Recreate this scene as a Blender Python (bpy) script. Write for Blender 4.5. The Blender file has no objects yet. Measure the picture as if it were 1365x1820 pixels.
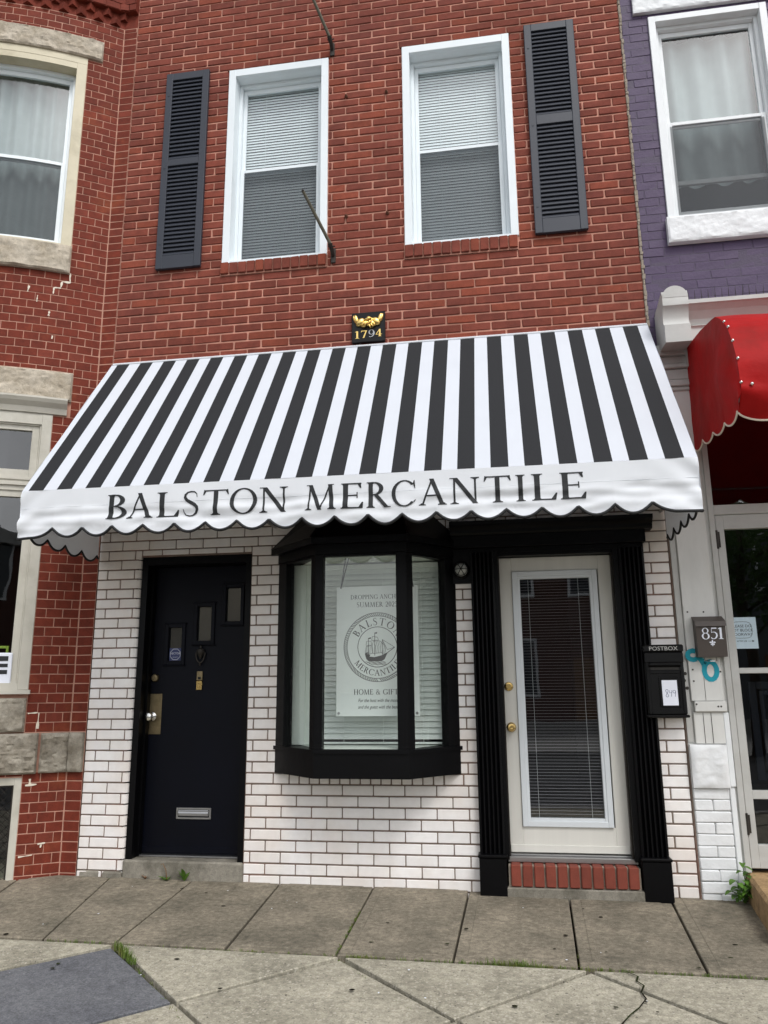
import bpy, math, random
from mathutils import Vector, Matrix, noise
random.seed(7)
SC = bpy.context.scene
COL = SC.collection
R = math.radians
PI = math.pi

# ---------------------------------------------------------------- camera
YAW, PITCH, ROLL = R(-8.765), R(12.850), R(-0.528)
CAM = Vector((0.0, -5.6, 1.31))
FPX = 1381.6
_f = Vector((math.sin(YAW)*math.cos(PITCH), math.cos(YAW)*math.cos(PITCH), math.sin(PITCH)))
_r = Vector((math.cos(YAW), -math.sin(YAW), 0))
_u = _r.cross(_f)
_rt = _r*math.cos(ROLL) + _u*math.sin(ROLL)
_up = -_r*math.sin(ROLL) + _u*math.cos(ROLL)
cd = bpy.data.cameras.new('camera'); cam = bpy.data.objects.new('camera', cd); COL.objects.link(cam)
cd.sensor_fit = 'HORIZONTAL'; cd.sensor_width = 36; cd.lens = FPX/1365*36
cd.clip_start = .05; cd.clip_end = 900
cam.matrix_world = Matrix(((_rt.x, _up.x, -_f.x, CAM.x), (_rt.y, _up.y, -_f.y, CAM.y), (_rt.z, _up.z, -_f.z, CAM.z), (0, 0, 0, 1)))
SC.camera = cam
def project(p):
    v = Vector(p)-CAM; d = v.dot(_f)
    return (682.5+FPX*v.dot(_rt)/d, 910-FPX*v.dot(_up)/d, d)

# ---------------------------------------------------------------- world, sun, exposure
SUN_EL, SUN_AZ = R(52), R(150)          # azimuth clockwise from +Y: behind the camera, high
wd = bpy.data.worlds.new('World'); SC.world = wd; wd.use_nodes = True
nt = wd.node_tree; bg = nt.nodes['Background']
sky = nt.nodes.new('ShaderNodeTexSky'); sky.sky_type = 'NISHITA'; sky.sun_disc = False
sky.sun_elevation = SUN_EL; sky.sun_rotation = SUN_AZ; sky.air_density = 1.0; sky.dust_density = 2.0; sky.ozone_density = 1.0
hs = nt.nodes.new('ShaderNodeHueSaturation'); hs.inputs['Saturation'].default_value = .22
nt.links.new(sky.outputs[0], hs.inputs['Color'])
tc = nt.nodes.new('ShaderNodeTexCoord'); cn = nt.nodes.new('ShaderNodeTexNoise')
cn.inputs['Scale'].default_value = 3.2; cn.inputs['Detail'].default_value = 6
nt.links.new(tc.outputs['Generated'], cn.inputs['Vector'])
mr = nt.nodes.new('ShaderNodeMapRange'); mr.inputs[1].default_value = .3; mr.inputs[2].default_value = .7; mr.inputs[3].default_value = .62; mr.inputs[4].default_value = 1.2
nt.links.new(cn.outputs[0], mr.inputs[0])
mx = nt.nodes.new('ShaderNodeMix'); mx.data_type = 'RGBA'; mx.blend_type = 'MULTIPLY'; mx.inputs[0].default_value = 1
nt.links.new(hs.outputs[0], mx.inputs[6]); nt.links.new(mr.outputs[0], mx.inputs[7])
nt.links.new(mx.outputs[2], bg.inputs['Color']); bg.inputs['Strength'].default_value = .15
sd = bpy.data.lights.new('sun', 'SUN'); sd.energy = .9; sd.angle = R(18); sd.color = (1, .985, .965)
so = bpy.data.objects.new('sun', sd); COL.objects.link(so)
_sd = Vector((math.sin(SUN_AZ)*math.cos(SUN_EL), math.cos(SUN_AZ)*math.cos(SUN_EL), math.sin(SUN_EL)))
so.rotation_euler = _sd.to_track_quat('Z', 'Y').to_euler()
so.location = (0, -8, 14)
SC.view_settings.view_transform = 'Standard'; SC.view_settings.look = 'None'
SC.view_settings.gamma = 1; SC.view_settings.exposure = .62; SC.view_settings.use_curve_mapping = False
SC.cycles.max_bounces = 8; SC.cycles.transparent_max_bounces = 16

# ---------------------------------------------------------------- materials
def srgb(r, g, b):
    return tuple(((c/255)/12.92 if c <= 10.3 else ((c/255+.055)/1.055)**2.4) for c in (r, g, b))
MATS = {}
def mat(name, base, rough=.6, amt=.12, ns=6, var=0, col2=None, c2=(.45, .7), ns2=1.3, bump=0, bs=60, metal=0, spec=.5, stretch=(1, 1, 1), dirt=None, bdist=.004, trans=0, grain=0, gs=170):
    m = bpy.data.materials.new(name); m.use_nodes = True; MATS[name] = m
    N = m.node_tree.nodes; L = m.node_tree.links; b = N['Principled BSDF']
    b.inputs['Roughness'].default_value = rough; b.inputs['Metallic'].default_value = metal
    b.inputs['Specular IOR Level'].default_value = spec
    geo = N.new('ShaderNodeNewGeometry'); mp = N.new('ShaderNodeMapping'); mp.inputs['Scale'].default_value = stretch
    L.new(geo.outputs['Position'], mp.inputs['Vector'])
    pos = mp.outputs[0]
    def noisef(scale, lo, hi, o0, o1, detail=5, rgh=.6):
        n = N.new('ShaderNodeTexNoise'); n.inputs['Scale'].default_value = scale; n.inputs['Detail'].default_value = detail; n.inputs['Roughness'].default_value = rgh
        L.new(pos, n.inputs['Vector'])
        r = N.new('ShaderNodeMapRange'); r.inputs[1].default_value = lo; r.inputs[2].default_value = hi; r.inputs[3].default_value = o0; r.inputs[4].default_value = o1
        L.new(n.outputs[0], r.inputs[0]); return r.outputs[0]
    def math_(op, a, bb):
        n = N.new('ShaderNodeMath'); n.operation = op
        for i, v in enumerate((a, bb)):
            if hasattr(v, 'links'): L.new(v, n.inputs[i])
            else: n.inputs[i].default_value = v
        return n.outputs[0]
    col = N.new('ShaderNodeRGB'); col.outputs[0].default_value = (*base, 1); cur = col.outputs[0]
    def mixc(f, a, bcol, mode='MIX'):
        n = N.new('ShaderNodeMix'); n.data_type = 'RGBA'; n.blend_type = mode
        if hasattr(f, 'links'): L.new(f, n.inputs[0])
        else: n.inputs[0].default_value = f
        L.new(a, n.inputs[6])
        if hasattr(bcol, 'links'): L.new(bcol, n.inputs[7])
        else: n.inputs[7].default_value = (*bcol, 1)
        return n.outputs[2]
    if col2: cur = mixc(noisef(ns2, c2[0], c2[1], 0, 1), cur, col2)
    f = noisef(ns, .3, .7, 1-amt, 1+amt)
    if grain:
        f = math_('MULTIPLY', f, noisef(gs, .25, .75, 1-grain, 1+grain, 3, .7))
        f = math_('MULTIPLY', f, noisef(gs/6, .3, .7, 1-grain*.8, 1+grain*.8, 4, .75))
    if var:
        oi = N.new('ShaderNodeObjectInfo'); at = N.new('ShaderNodeAttribute'); at.attribute_name = 'rnd'
        s = math_('FRACT', math_('ADD', oi.outputs['Random'], at.outputs['Fac']), 0)
        f = math_('MULTIPLY', f, math_('ADD', math_('MULTIPLY', s, 2*var), 1-var))
        if isinstance(dirt, tuple) and len(dirt) == 4:          # odd pieces of another colour
            s2 = math_('FRACT', math_('MULTIPLY', s, 7.31), 0)
            cur = mixc(math_('MULTIPLY', math_('GREATER_THAN', s2, dirt[3]), .75), cur, dirt[:3])
    sc = N.new('ShaderNodeVectorMath'); sc.operation = 'SCALE'
    L.new(cur, sc.inputs[0]); L.new(f, sc.inputs['Scale'])
    L.new(sc.outputs[0], b.inputs['Base Color'])
    if bump:
        n = N.new('ShaderNodeTexNoise'); n.inputs['Scale'].default_value = bs; n.inputs['Detail'].default_value = 6
        L.new(pos, n.inputs['Vector']); bp = N.new('ShaderNodeBump'); bp.inputs['Strength'].default_value = bump; bp.inputs['Distance'].default_value = bdist
        L.new(n.outputs[0], bp.inputs['Height']); L.new(bp.outputs[0], b.inputs['Normal'])
    if trans:
        t = N.new('ShaderNodeBsdfTranslucent'); L.new(sc.outputs[0], t.inputs['Color'])
        ms = N.new('ShaderNodeMixShader'); ms.inputs[0].default_value = trans
        L.new(b.outputs[0], ms.inputs[1]); L.new(t.outputs[0], ms.inputs[2]); L.new(ms.outputs[0], N['Material Output'].inputs[0])
    return m
def glass(name, tint=(.9, .95, .93), refl=1.0, rough=0.0, wav=0):
    m = bpy.data.materials.new(name); m.use_nodes = True; MATS[name] = m
    N = m.node_tree.nodes; L = m.node_tree.links; N.remove(N['Principled BSDF'])
    t = N.new('ShaderNodeBsdfTransparent'); t.inputs[0].default_value = (*tint, 1)
    g = N.new('ShaderNodeBsdfGlossy'); g.inputs['Roughness'].default_value = rough; g.inputs[0].default_value = (1, 1, 1, 1)
    # Schlick reflectance of a two-sided pane (refl: number of coated surfaces)
    ge = N.new('ShaderNodeNewGeometry'); dt = N.new('ShaderNodeVectorMath'); dt.operation = 'DOT_PRODUCT'
    L.new(ge.outputs['Incoming'], dt.inputs[0]); L.new(ge.outputs['Normal'], dt.inputs[1])
    def MM(op, a, b, clamp=False):
        n = N.new('ShaderNodeMath'); n.operation = op; n.use_clamp = clamp
        for i, x in enumerate((a, b)):
            if hasattr(x, 'links'): L.new(x, n.inputs[i])
            else: n.inputs[i].default_value = x
        return n.outputs[0]
    c1 = MM('SUBTRACT', 1, MM('ABSOLUTE', dt.outputs['Value'], 0), True)
    mu = N.new('ShaderNodeMath'); mu.operation = 'ADD'; mu.use_clamp = True; mu.inputs[1].default_value = .042*2*refl
    L.new(MM('MULTIPLY', MM('POWER', c1, 5), .9), mu.inputs[0])
    if wav:
        geo = N.new('ShaderNodeNewGeometry'); n = N.new('ShaderNodeTexNoise'); n.inputs['Scale'].default_value = 2.2; n.inputs['Detail'].default_value = 2
        L.new(geo.outputs['Position'], n.inputs['Vector']); bp = N.new('ShaderNodeBump'); bp.inputs['Strength'].default_value = wav; bp.inputs['Distance'].default_value = .02
        L.new(n.outputs[0], bp.inputs['Height']); L.new(bp.outputs[0], g.inputs['Normal'])
    ms = N.new('ShaderNodeMixShader'); L.new(mu.outputs[0], ms.inputs[0]); L.new(t.outputs[0], ms.inputs[1]); L.new(g.outputs[0], ms.inputs[2])
    L.new(ms.outputs[0], N['Material Output'].inputs[0]); return m
def screenmat(name, col, op):
    m = bpy.data.materials.new(name); m.use_nodes = True; MATS[name] = m
    N = m.node_tree.nodes; L = m.node_tree.links; N.remove(N['Principled BSDF'])
    t = N.new('ShaderNodeBsdfTransparent'); d = N.new('ShaderNodeBsdfDiffuse'); d.inputs[0].default_value = (*col, 1)
    ms = N.new('ShaderNodeMixShader'); ms.inputs[0].default_value = op
    L.new(t.outputs[0], ms.inputs[1]); L.new(d.outputs[0], ms.inputs[2]); L.new(ms.outputs[0], N['Material Output'].inputs[0]); return m

mat('brick_red', srgb(124, 64, 51), .85, .17, 9, var=.16, col2=srgb(110, 58, 50), bump=.5, bs=150, ns2=1.1, grain=.14, gs=120, dirt=(*srgb(134, 68, 50), .88), spec=.25)
mat('mortar_pink', srgb(194, 142, 124), .95, .2, 9, col2=srgb(150, 112, 97), bump=.6, bs=120, spec=.1)
mat('brick_bow', srgb(110, 45, 30), .8, .16, 14, var=.13, col2=srgb(132, 64, 40), c2=(.56, .72), ns2=2.6, bump=.5, bs=140, grain=.16, gs=120, dirt=(*srgb(118, 54, 40), .93), spec=.3)
mat('mortar_bow', srgb(186, 142, 124), .95, .15, 12, bump=.4, bs=120, spec=.1)
mat('glazed_white', srgb(243, 240, 238), .32, .04, 16, var=.045, col2=srgb(230, 218, 207), c2=(.42, .7), ns2=1.1, bump=.12, bs=45, spec=.5)
mat('mortar_grey', srgb(122, 108, 98), .95, .2, 20, col2=srgb(140, 112, 100), c2=(.5, .68), bump=.5, bs=140, spec=.1)
mat('purple', srgb(77, 62, 90), .6, .08, 10, var=.04, bump=.6, bs=45, spec=.4)
mat('purple_joint', srgb(66, 53, 78), .6, .1, 10, bump=.5, bs=70)
mat('white_paint', srgb(228, 231, 232), .5, .05, 5, bump=.1, bs=40)
mat('vinyl_white', srgb(232, 239, 242), .4, .025, 3)
mat('old_white', srgb(214, 214, 210), .6, .08, 6, col2=srgb(186, 184, 176), c2=(.55, .8), ns2=3, bump=.4, bs=35, stretch=(1, 1, .35))
mat('grey_white', srgb(188, 188, 184), .55, .07, 6, col2=srgb(160, 158, 152), c2=(.5, .75), ns2=3, bump=.2, bs=40)
mat('cream_paint', srgb(205, 196, 170), .55, .08, 5, col2=srgb(180, 170, 142), c2=(.5, .75), ns2=4, bump=.3, bs=40)
mat('putty_paint', srgb(196, 192, 180), .55, .06, 5, col2=srgb(172, 168, 154), c2=(.5, .8), ns2=4, bump=.2, bs=40)
mat('stone', srgb(190, 180, 164), .9, .14, 16, col2=srgb(160, 149, 131), c2=(.42, .68), ns2=5, bump=.8, bs=55, bdist=.006, spec=.2, grain=.2)
mat('stone_dark', srgb(162, 155, 142), .9, .18, 14, col2=srgb(122, 114, 101), c2=(.4, .66), ns2=6, bump=.9, bs=50, bdist=.008, spec=.2, grain=.2)
mat('stone_white', srgb(226, 228, 229), .6, .05, 10, bump=.5, bs=40, bdist=.006)
mat('shutter', srgb(46, 50, 60), .5, .06, 4, bump=.08, bs=60)
mat('black_paint', srgb(5, 5, 7), .42, .3, 3, bump=.25, bs=22, spec=.16)
mat('navy_paint', srgb(4, 6, 17), .45, .25, 2.5, bump=.2, bs=20, spec=.16)
mat('black_metal', srgb(9, 9, 10), .36, .15, 8, bump=.12, bs=120, spec=.3)
mat('brown_metal', srgb(72, 64, 58), .45, .06, 5, bump=.1, bs=150)
mat('iron', srgb(58, 54, 50), .55, .2, 20, metal=.6, bump=.3, bs=90)
mat('brass', (.62, .44, .17), .25, .15, 12, metal=1)
mat('old_brass', (.24, .19, .11), .42, .25, 14, metal=1, bump=.3, bs=60)
mat('chrome', (.75, .74, .7), .2, .05, 8, metal=1)
mat('steel', (.42, .42, .42), .38, .15, 10, metal=1, stretch=(.2, 1, 4))
mat('gold', (.85, .6, .2), .28, .12, 30, metal=1, bump=.3, bs=140)
mat('pole_paint', srgb(92, 88, 74), .6, .15, 20, bump=.2, bs=80)
mat('rust', srgb(104, 66, 48), .9, .2, 30, bump=.5, bs=90)
mat('door_white', srgb(216, 214, 206), .5, .05, 3, bump=.05, bs=30, stretch=(4, 1, .3))
mat('glaze_frame', srgb(214, 219, 222), .4, .02, 3)
mat('blind_white', srgb(228, 232, 230), .5, .03, 3)
mat('blind_grey', srgb(168, 166, 170), .5, .03, 3)
mat('blind_bay', srgb(236, 241, 236), .5, .03, 4)
mat('room', srgb(62, 60, 58), .9, .1, 1)
mat('room_light', srgb(226, 232, 224), .8, .04, 2)
mat('curtain', srgb(186, 196, 192), .9, .06, 8, trans=.3)
mat('concrete_brown', srgb(142, 133, 117), .9, .2, 26, col2=srgb(112, 106, 93), c2=(.36, .64), ns2=2.3, bump=.7, bs=130, spec=.2, grain=.42, gs=190)
mat('concrete_sill', srgb(140, 135, 124), .9, .16, 9, col2=srgb(104, 100, 90), c2=(.45, .7), ns2=4, bump=.5, bs=90, spec=.2, grain=.25)
mat('slab_dark', srgb(112, 113, 116), .85, .24, 75, col2=srgb(96, 97, 102), c2=(.4, .7), ns2=3, bump=.6, bs=110, spec=.25, grain=.28, gs=150)
mat('joint_soil', srgb(36, 33, 26), 1, .3, 30, col2=srgb(52, 60, 34), c2=(.5, .62), ns2=6, bump=.6, bs=120, spec=.05)
mat('asphalt', srgb(70, 70, 71), .9, .2, 60, bump=.6, bs=200)
mat('granite', srgb(150, 148, 144), .8, .2, 50, bump=.4, bs=120)
mat('tan_stone', srgb(168, 138, 98), .9, .25, 60, col2=srgb(130, 104, 72), c2=(.45, .65), ns2=5, bump=.7, bs=120, bdist=.006)
mat('step_brick', srgb(122, 57, 42), .8, .14, 14, var=.12, bump=.4, bs=120)
mat('step_mortar', srgb(150, 140, 126), .95, .15, 20, bump=.5, bs=100)
mat('canvas_white', srgb(243, 246, 250), .85, .02, 4, bump=.15, bs=500, bdist=.0006, trans=.2)
mat('ink', srgb(30, 32, 34), .7, .15, 90)
mat('binding', srgb(24, 25, 27), .7, .1, 50)
mat('red_vinyl', srgb(172, 28, 28), .55, .14, 5, col2=srgb(142, 34, 28), c2=(.5, .75), ns2=2.2, bump=.35, bs=9, bdist=.02, spec=.1, trans=.12)
mat('cream_trim', srgb(226, 214, 196), .7, .05, 10)
mat('poster_white', srgb(236, 241, 238), .45, .02, 3)
mat('paper', srgb(232, 236, 246), .6, .02, 5)
mat('print_black', srgb(34, 37, 40), .7, .05, 20)
mat('teal_spray', srgb(0, 152, 172), .6, .06, 20)
mat('leaf', srgb(92, 132, 48), .55, .25, 40, var=.25, trans=.3)
mat('grass', srgb(98, 122, 46), .6, .3, 30, col2=srgb(120, 118, 58), c2=(.5, .7), ns2=9, trans=.25)
mat('bulb', srgb(190, 192, 186), .15, .03, 5)
mat('sticker_blue', srgb(52, 60, 108), .4, .05, 30)
mat('green_item', srgb(40, 110, 96), .6, .1, 10)
mat('lime_item', srgb(150, 170, 60), .6, .1, 10)
mat('wood_item', srgb(120, 84, 52), .6, .15, 10)
mat('opp_glass', srgb(52, 58, 64), .08, .05, 2)
mat('cable', srgb(24, 24, 24), .6, .05, 5)
mat('bark', srgb(78, 66, 54), .95, .25, 14, bump=.8, bs=30, bdist=.01)
mat('foliage', srgb(72, 100, 44), .6, .35, 8, trans=.25)
glass('glass_upper', (.92, .96, .98), 1.3, wav=.05)
glass('glass_bay', (.96, .995, .98), .8, wav=.06)
glass('glass_shop', (.86, .93, .93), 1.1, wav=.06)
glass('glass_door', (.80, .82, .83), .9, wav=.03)
screenmat('insect_screen', srgb(70, 74, 78), .5)

# aggregate flagstones: pale pebbles showing in a worn grey-buff paste
def flag_material():
    m = mat('flagstone', srgb(172, 166, 149), .9, .2, 34, col2=srgb(140, 135, 120), c2=(.42, .7), ns2=2.1, bump=.9, bs=90, bdist=.006, spec=.2, grain=.3, gs=130)
    N = m.node_tree.nodes; L = m.node_tree.links; b = N['Principled BSDF']
    src = b.inputs['Base Color'].links[0].from_socket
    geo = N.new('ShaderNodeNewGeometry')
    v = N.new('ShaderNodeTexVoronoi'); v.inputs['Scale'].default_value = 64
    wn = N.new('ShaderNodeTexNoise'); wn.inputs['Scale'].default_value = 38; wn.inputs['Detail'].default_value = 4; L.new(geo.outputs['Position'], wn.inputs['Vector'])
    ws = N.new('ShaderNodeVectorMath'); ws.operation = 'MULTIPLY_ADD'; ws.inputs[1].default_value = (.03, .03, .03); L.new(wn.outputs['Color'], ws.inputs[0]); L.new(geo.outputs['Position'], ws.inputs[2]); L.new(ws.outputs[0], v.inputs['Vector'])
    sp = N.new('ShaderNodeSeparateColor'); L.new(v.outputs['Color'], sp.inputs[0])
    ng = N.new('ShaderNodeTexNoise'); ng.inputs['Scale'].default_value = 3.1; ng.inputs['Detail'].default_value = 3; L.new(geo.outputs['Position'], ng.inputs['Vector'])
    def M(op, a, bb):
        n = N.new('ShaderNodeMath'); n.operation = op
        for i, x in enumerate((a, bb)):
            if hasattr(x, 'links'): L.new(x, n.inputs[i])
            else: n.inputs[i].default_value = x
        return n.outputs[0]
    thr = M('SUBTRACT', 1.12, M('MULTIPLY', ng.outputs[0], .8))
    peb = M('MULTIPLY', M('GREATER_THAN', sp.outputs[0], thr), M('LESS_THAN', v.outputs['Distance'], .42))
    pit = M('MULTIPLY', M('LESS_THAN', sp.outputs[1], .1), M('LESS_THAN', v.outputs['Distance'], .3))
    for f, c in ((M('MULTIPLY', peb, .55), srgb(200, 193, 178)), (M('MULTIPLY', pit, .75), srgb(84, 80, 72))):
        x = N.new('ShaderNodeMix'); x.data_type = 'RGBA'; L.new(f, x.inputs[0]); L.new(src, x.inputs[6]); x.inputs[7].default_value = (*c, 1); src = x.outputs[2]
    L.new(src, b.inputs['Base Color'])
flag_material()
# awning canvas: woven stripes along X
AW0, AWP, AWB = -3.078, .2019, .107
def stripe_material():
    m = mat('canvas_stripe', srgb(206, 210, 217), .85, .02, 4, bump=.12, bs=600, bdist=.0005)
    N = m.node_tree.nodes; L = m.node_tree.links; b = N['Principled BSDF']
    src = b.inputs['Base Color'].links[0].from_socket
    geo = N.new('ShaderNodeNewGeometry'); sx = N.new('ShaderNodeSeparateXYZ'); L.new(geo.outputs['Position'], sx.inputs[0])
    def M(op, a, bb):
        n = N.new('ShaderNodeMath'); n.operation = op
        for i, x in enumerate((a, bb)):
            if hasattr(x, 'links'): L.new(x, n.inputs[i])
            else: n.inputs[i].default_value = x
        return n.outputs[0]
    ph = M('FRACT', M('DIVIDE', M('SUBTRACT', sx.outputs[0], AW0), AWP), 0)
    blk = M('MULTIPLY', M('LESS_THAN', ph, AWB/AWP), M('LESS_THAN', sx.outputs[0], 1.08))
    blk = M('MULTIPLY', blk, M('GREATER_THAN', sx.outputs[0], AW0-.01))
    mp = N.new('ShaderNodeMapping'); mp.inputs['Scale'].default_value = (900, 40, 40); L.new(geo.outputs['Position'], mp.inputs[0])
    w = N.new('ShaderNodeTexNoise'); w.inputs['Scale'].default_value = 1; L.new(mp.outputs[0], w.inputs['Vector'])
    cr = N.new('ShaderNodeMix'); cr.data_type = 'RGBA'; cr.inputs[6].default_value = (*srgb(15, 16, 19), 1); cr.inputs[7].default_value = (*srgb(36, 38, 42), 1); L.new(w.outputs[0], cr.inputs[0])
    x = N.new('ShaderNodeMix'); x.data_type = 'RGBA'; L.new(blk, x.inputs[0]); L.new(src, x.inputs[6]); L.new(cr.outputs[2], x.inputs[7])
    L.new(x.outputs[2], b.inputs['Base Color'])
stripe_material()

# ---------------------------------------------------------------- mesh helpers
IDENT = lambda x, y, z: (x, y, z)
class MB:
    def __init__(s): s.v = []; s.f = []; s.rnd = []; s.cur = 0.0
    def add(s, vs, fs):
        o = len(s.v); s.v += [tuple(p) for p in vs]
        for f in fs: s.f.append([i+o for i in f]); s.rnd.append(s.cur)
        return s
    def box(s, x0, x1, y0, y1, z0, z1, seg=1):
        n = max(1, seg); vs = []; fs = []
        for i in range(n+1):
            x = x0+(x1-x0)*i/n
            vs += [(x, y0, z0), (x, y1, z0), (x, y1, z1), (x, y0, z1)]
        for i in range(n):
            a = 4*i; b = a+4
            for k in range(4): fs.append((a+k, b+k, b+(k+1) % 4, a+(k+1) % 4)[::-1])
        fs += [(0, 3, 2, 1)[::-1], (4*n, 4*n+1, 4*n+2, 4*n+3)[::-1]]
        return s.add(vs, fs)
    def cbox(s, x0, x1, y0, y1, z0, z1, c=.003, jit=0):
        """box with chamfered edges (24 verts)"""
        X = (x0, x1); Y = (y0, y1); Z = (z0, z1); vs = []; idx = {}
        c = min(c, abs(x1-x0)*.45, abs(y1-y0)*.45, abs(z1-z0)*.45)
        for i in (0, 1):
            for j in (0, 1):
                for k in (0, 1):
                    dx = c*(1-2*i); dy = c*(1-2*j); dz = c*(1-2*k)
                    J = [random.uniform(-jit, jit) for _ in range(3)] if jit else (0, 0, 0)
                    for a, p in enumerate(((X[i], Y[j]+dy, Z[k]+dz), (X[i]+dx, Y[j], Z[k]+dz), (X[i]+dx, Y[j]+dy, Z[k]))):
                        idx[i, j, k, a] = len(vs); vs.append((p[0]+J[0], p[1]+J[1], p[2]+J[2]))
        g = lambda *q: idx[q]
        fs = [(g(0,0,0,0), g(0,0,1,0), g(0,1,1,0), g(0,1,0,0)), (g(1,0,0,0), g(1,1,0,0), g(1,1,1,0), g(1,0,1,0)),
              (g(0,0,0,1), g(1,0,0,1), g(1,0,1,1), g(0,0,1,1)), (g(0,1,0,1), g(0,1,1,1), g(1,1,1,1), g(1,1,0,1)),
              (g(0,0,0,2), g(0,1,0,2), g(1,1,0,2), g(1,0,0,2)), (g(0,0,1,2), g(1,0,1,2), g(1,1,1,2), g(0,1,1,2))]
        for i in (0, 1):
            for j in (0, 1):
                e = (g(i,j,0,0), g(i,j,0,1), g(i,j,1,1), g(i,j,1,0)); fs.append(e if i == j else e[::-1])
        for i in (0, 1):
            for k in (0, 1):
                e = (g(i,0,k,0), g(i,1,k,0), g(i,1,k,2), g(i,0,k,2)); fs.append(e if i == k else e[::-1])
        for j in (0, 1):
            for k in (0, 1):
                e = (g(0,j,k,1), g(0,j,k,2), g(1,j,k,2), g(1,j,k,1)); fs.append(e if j == k else e[::-1])
        for i in (0, 1):
            for j in (0, 1):
                for k in (0, 1):
                    t = (g(i,j,k,0), g(i,j,k,2), g(i,j,k,1)); fs.append(t if (i+j+k) % 2 == 0 else t[::-1])
        return s.add(vs, fs)
    def prism(s, pts, ax, a, b):
        """extrude 2D polygon pts along axis ax ('x': pts are (y,z); 'y': (x,z); 'z': (x,y))"""
        n = len(pts)
        def P(p, t): return {'x': (t, p[0], p[1]), 'y': (p[0], t, p[1]), 'z': (p[0], p[1], t)}[ax]
        vs = [P(p, a) for p in pts]+[P(p, b) for p in pts]
        fs = [tuple(range(n))[::-1], tuple(range(n, 2*n))]+[(i, (i+1) % n, n+(i+1) % n, n+i) for i in range(n)]
        return s.add(vs, fs)
    def tube(s, path, r, n=8, closed=False, caps=True):
        vs = []; fs = []; m = len(path); path = [Vector(p) for p in path]
        up = None
        for i, p in enumerate(path):
            t = (path[(i+1) % m] if (closed or i < m-1) else p)-(path[i-1] if (closed or i > 0) else p)
            if t.length < 1e-9: t = Vector((0, 0, 1))
            t.normalize()
            if up is None: up = Vector((0, 0, 1)) if abs(t.z) < .9 else Vector((1, 0, 0))
            a = t.cross(up)
            if a.length < 1e-6: a = t.orthogonal()
            a.normalize(); b = a.cross(t); up = b
            rr = r[i] if isinstance(r, (list, tuple)) else r
            for k in range(n):
                q = 2*PI*k/n; vs.append(p+a*(rr*math.cos(q))+b*(rr*math.sin(q)))
        for i in range(m if closed else m-1):
            o = i*n; o2 = ((i+1) % m)*n
            for k in range(n): fs.append((o+k, o+(k+1) % n, o2+(k+1) % n, o2+k))
        if caps and not closed: fs += [tuple(range(n))[::-1], tuple(range((m-1)*n, m*n))]
        return s.add(vs, fs)
    def lathe(s, prof, c, axis='y', n=20):
        """prof: (radius, height) along axis from centre c"""
        vs = []; fs = []
        for r, h in prof:
            for k in range(n):
                q = 2*PI*k/n; a = r*math.cos(q); b = r*math.sin(q)
                vs.append({'y': (c[0]+a, c[1]+h, c[2]+b), 'z': (c[0]+a, c[1]+b, c[2]+h), 'x': (c[0]+h, c[1]+a, c[2]+b)}[axis])
        for i in range(len(prof)-1):
            for k in range(n): fs.append((i*n+k, i*n+(k+1) % n, (i+1)*n+(k+1) % n, (i+1)*n+k))
        fs += [tuple(range(n)), tuple(range((len(prof)-1)*n, len(prof)*n))[::-1]]
        return s.add(vs, fs)
    def grid(s, fn, nu, nv):
        vs = [fn(i/nu, j/nv) for j in range(nv+1) for i in range(nu+1)]
        fs = [(j*(nu+1)+i, j*(nu+1)+i+1, (j+1)*(nu+1)+i+1, (j+1)*(nu+1)+i) for j in range(nv) for i in range(nu)]
        return s.add(vs, fs)
    def ell(s, c, r, rot=None, nu=12, nv=8):
        vs = []; fs = []; M = rot or Matrix.Identity(3)
        for j in range(nv+1):
            t = PI*j/nv
            for i in range(nu):
                q = 2*PI*i/nu
                vs.append(Vector(c)+M @ Vector((r[0]*math.sin(t)*math.cos(q), r[1]*math.sin(t)*math.sin(q), r[2]*math.cos(t))))
        for j in range(nv):
            for i in range(nu): fs.append((j*nu+i, (j+1)*nu+i, (j+1)*nu+(i+1) % nu, j*nu+(i+1) % nu))
        return s.add(vs, fs)
    def mesh(s, name, mp=IDENT):
        me = bpy.data.meshes.new(name); me.from_pydata([mp(*p) for p in s.v], [], s.f); return me
    def build(s, name, material, parent=None, mp=IDENT, smooth=False, auto=None, rnd=False, kind=None, loc=None, fix=False):
        me = s.mesh(name, mp)
        if rnd:
            at = me.attributes.new('rnd', 'FLOAT', 'FACE'); at.data.foreach_set('value', s.rnd)
        if fix:
            import bmesh
            b = bmesh.new(); b.from_mesh(me); bmesh.ops.recalc_face_normals(b, faces=b.faces); b.to_mesh(me); b.free()
        me.materials.append(MATS[material])
        if smooth:
            me.polygons.foreach_set('use_smooth', [True]*len(me.polygons))
            if auto: me.set_sharp_from_angle(angle=R(auto))
        o = bpy.data.objects.new(name, me); COL.objects.link(o)
        if loc: o.location = loc
        if parent: setpar(o, parent)
        if kind: o['kind'] = kind
        return o
def world_of(o):
    m = o.matrix_basis.copy(); p = o.parent
    while p: m = p.matrix_basis @ m; p = p.parent
    return m
def setpar(o, p):
    """parent while keeping the object where it was built"""
    w = o.matrix_basis.copy(); o.parent = p; o.matrix_basis = world_of(p).inverted() @ w
def thing(name, label, cat, loc=(0, 0, 0), group=None):
    o = bpy.data.objects.new(name, None); COL.objects.link(o); o.location = loc; o.empty_display_size = .1
    return tag(o, label, cat, group)
def tag(o, label, cat, group=None):
    o['label'] = label; o['category'] = cat
    if group: o['group'] = group
    return o
def struct(o): o['kind'] = 'structure'; return o

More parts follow.
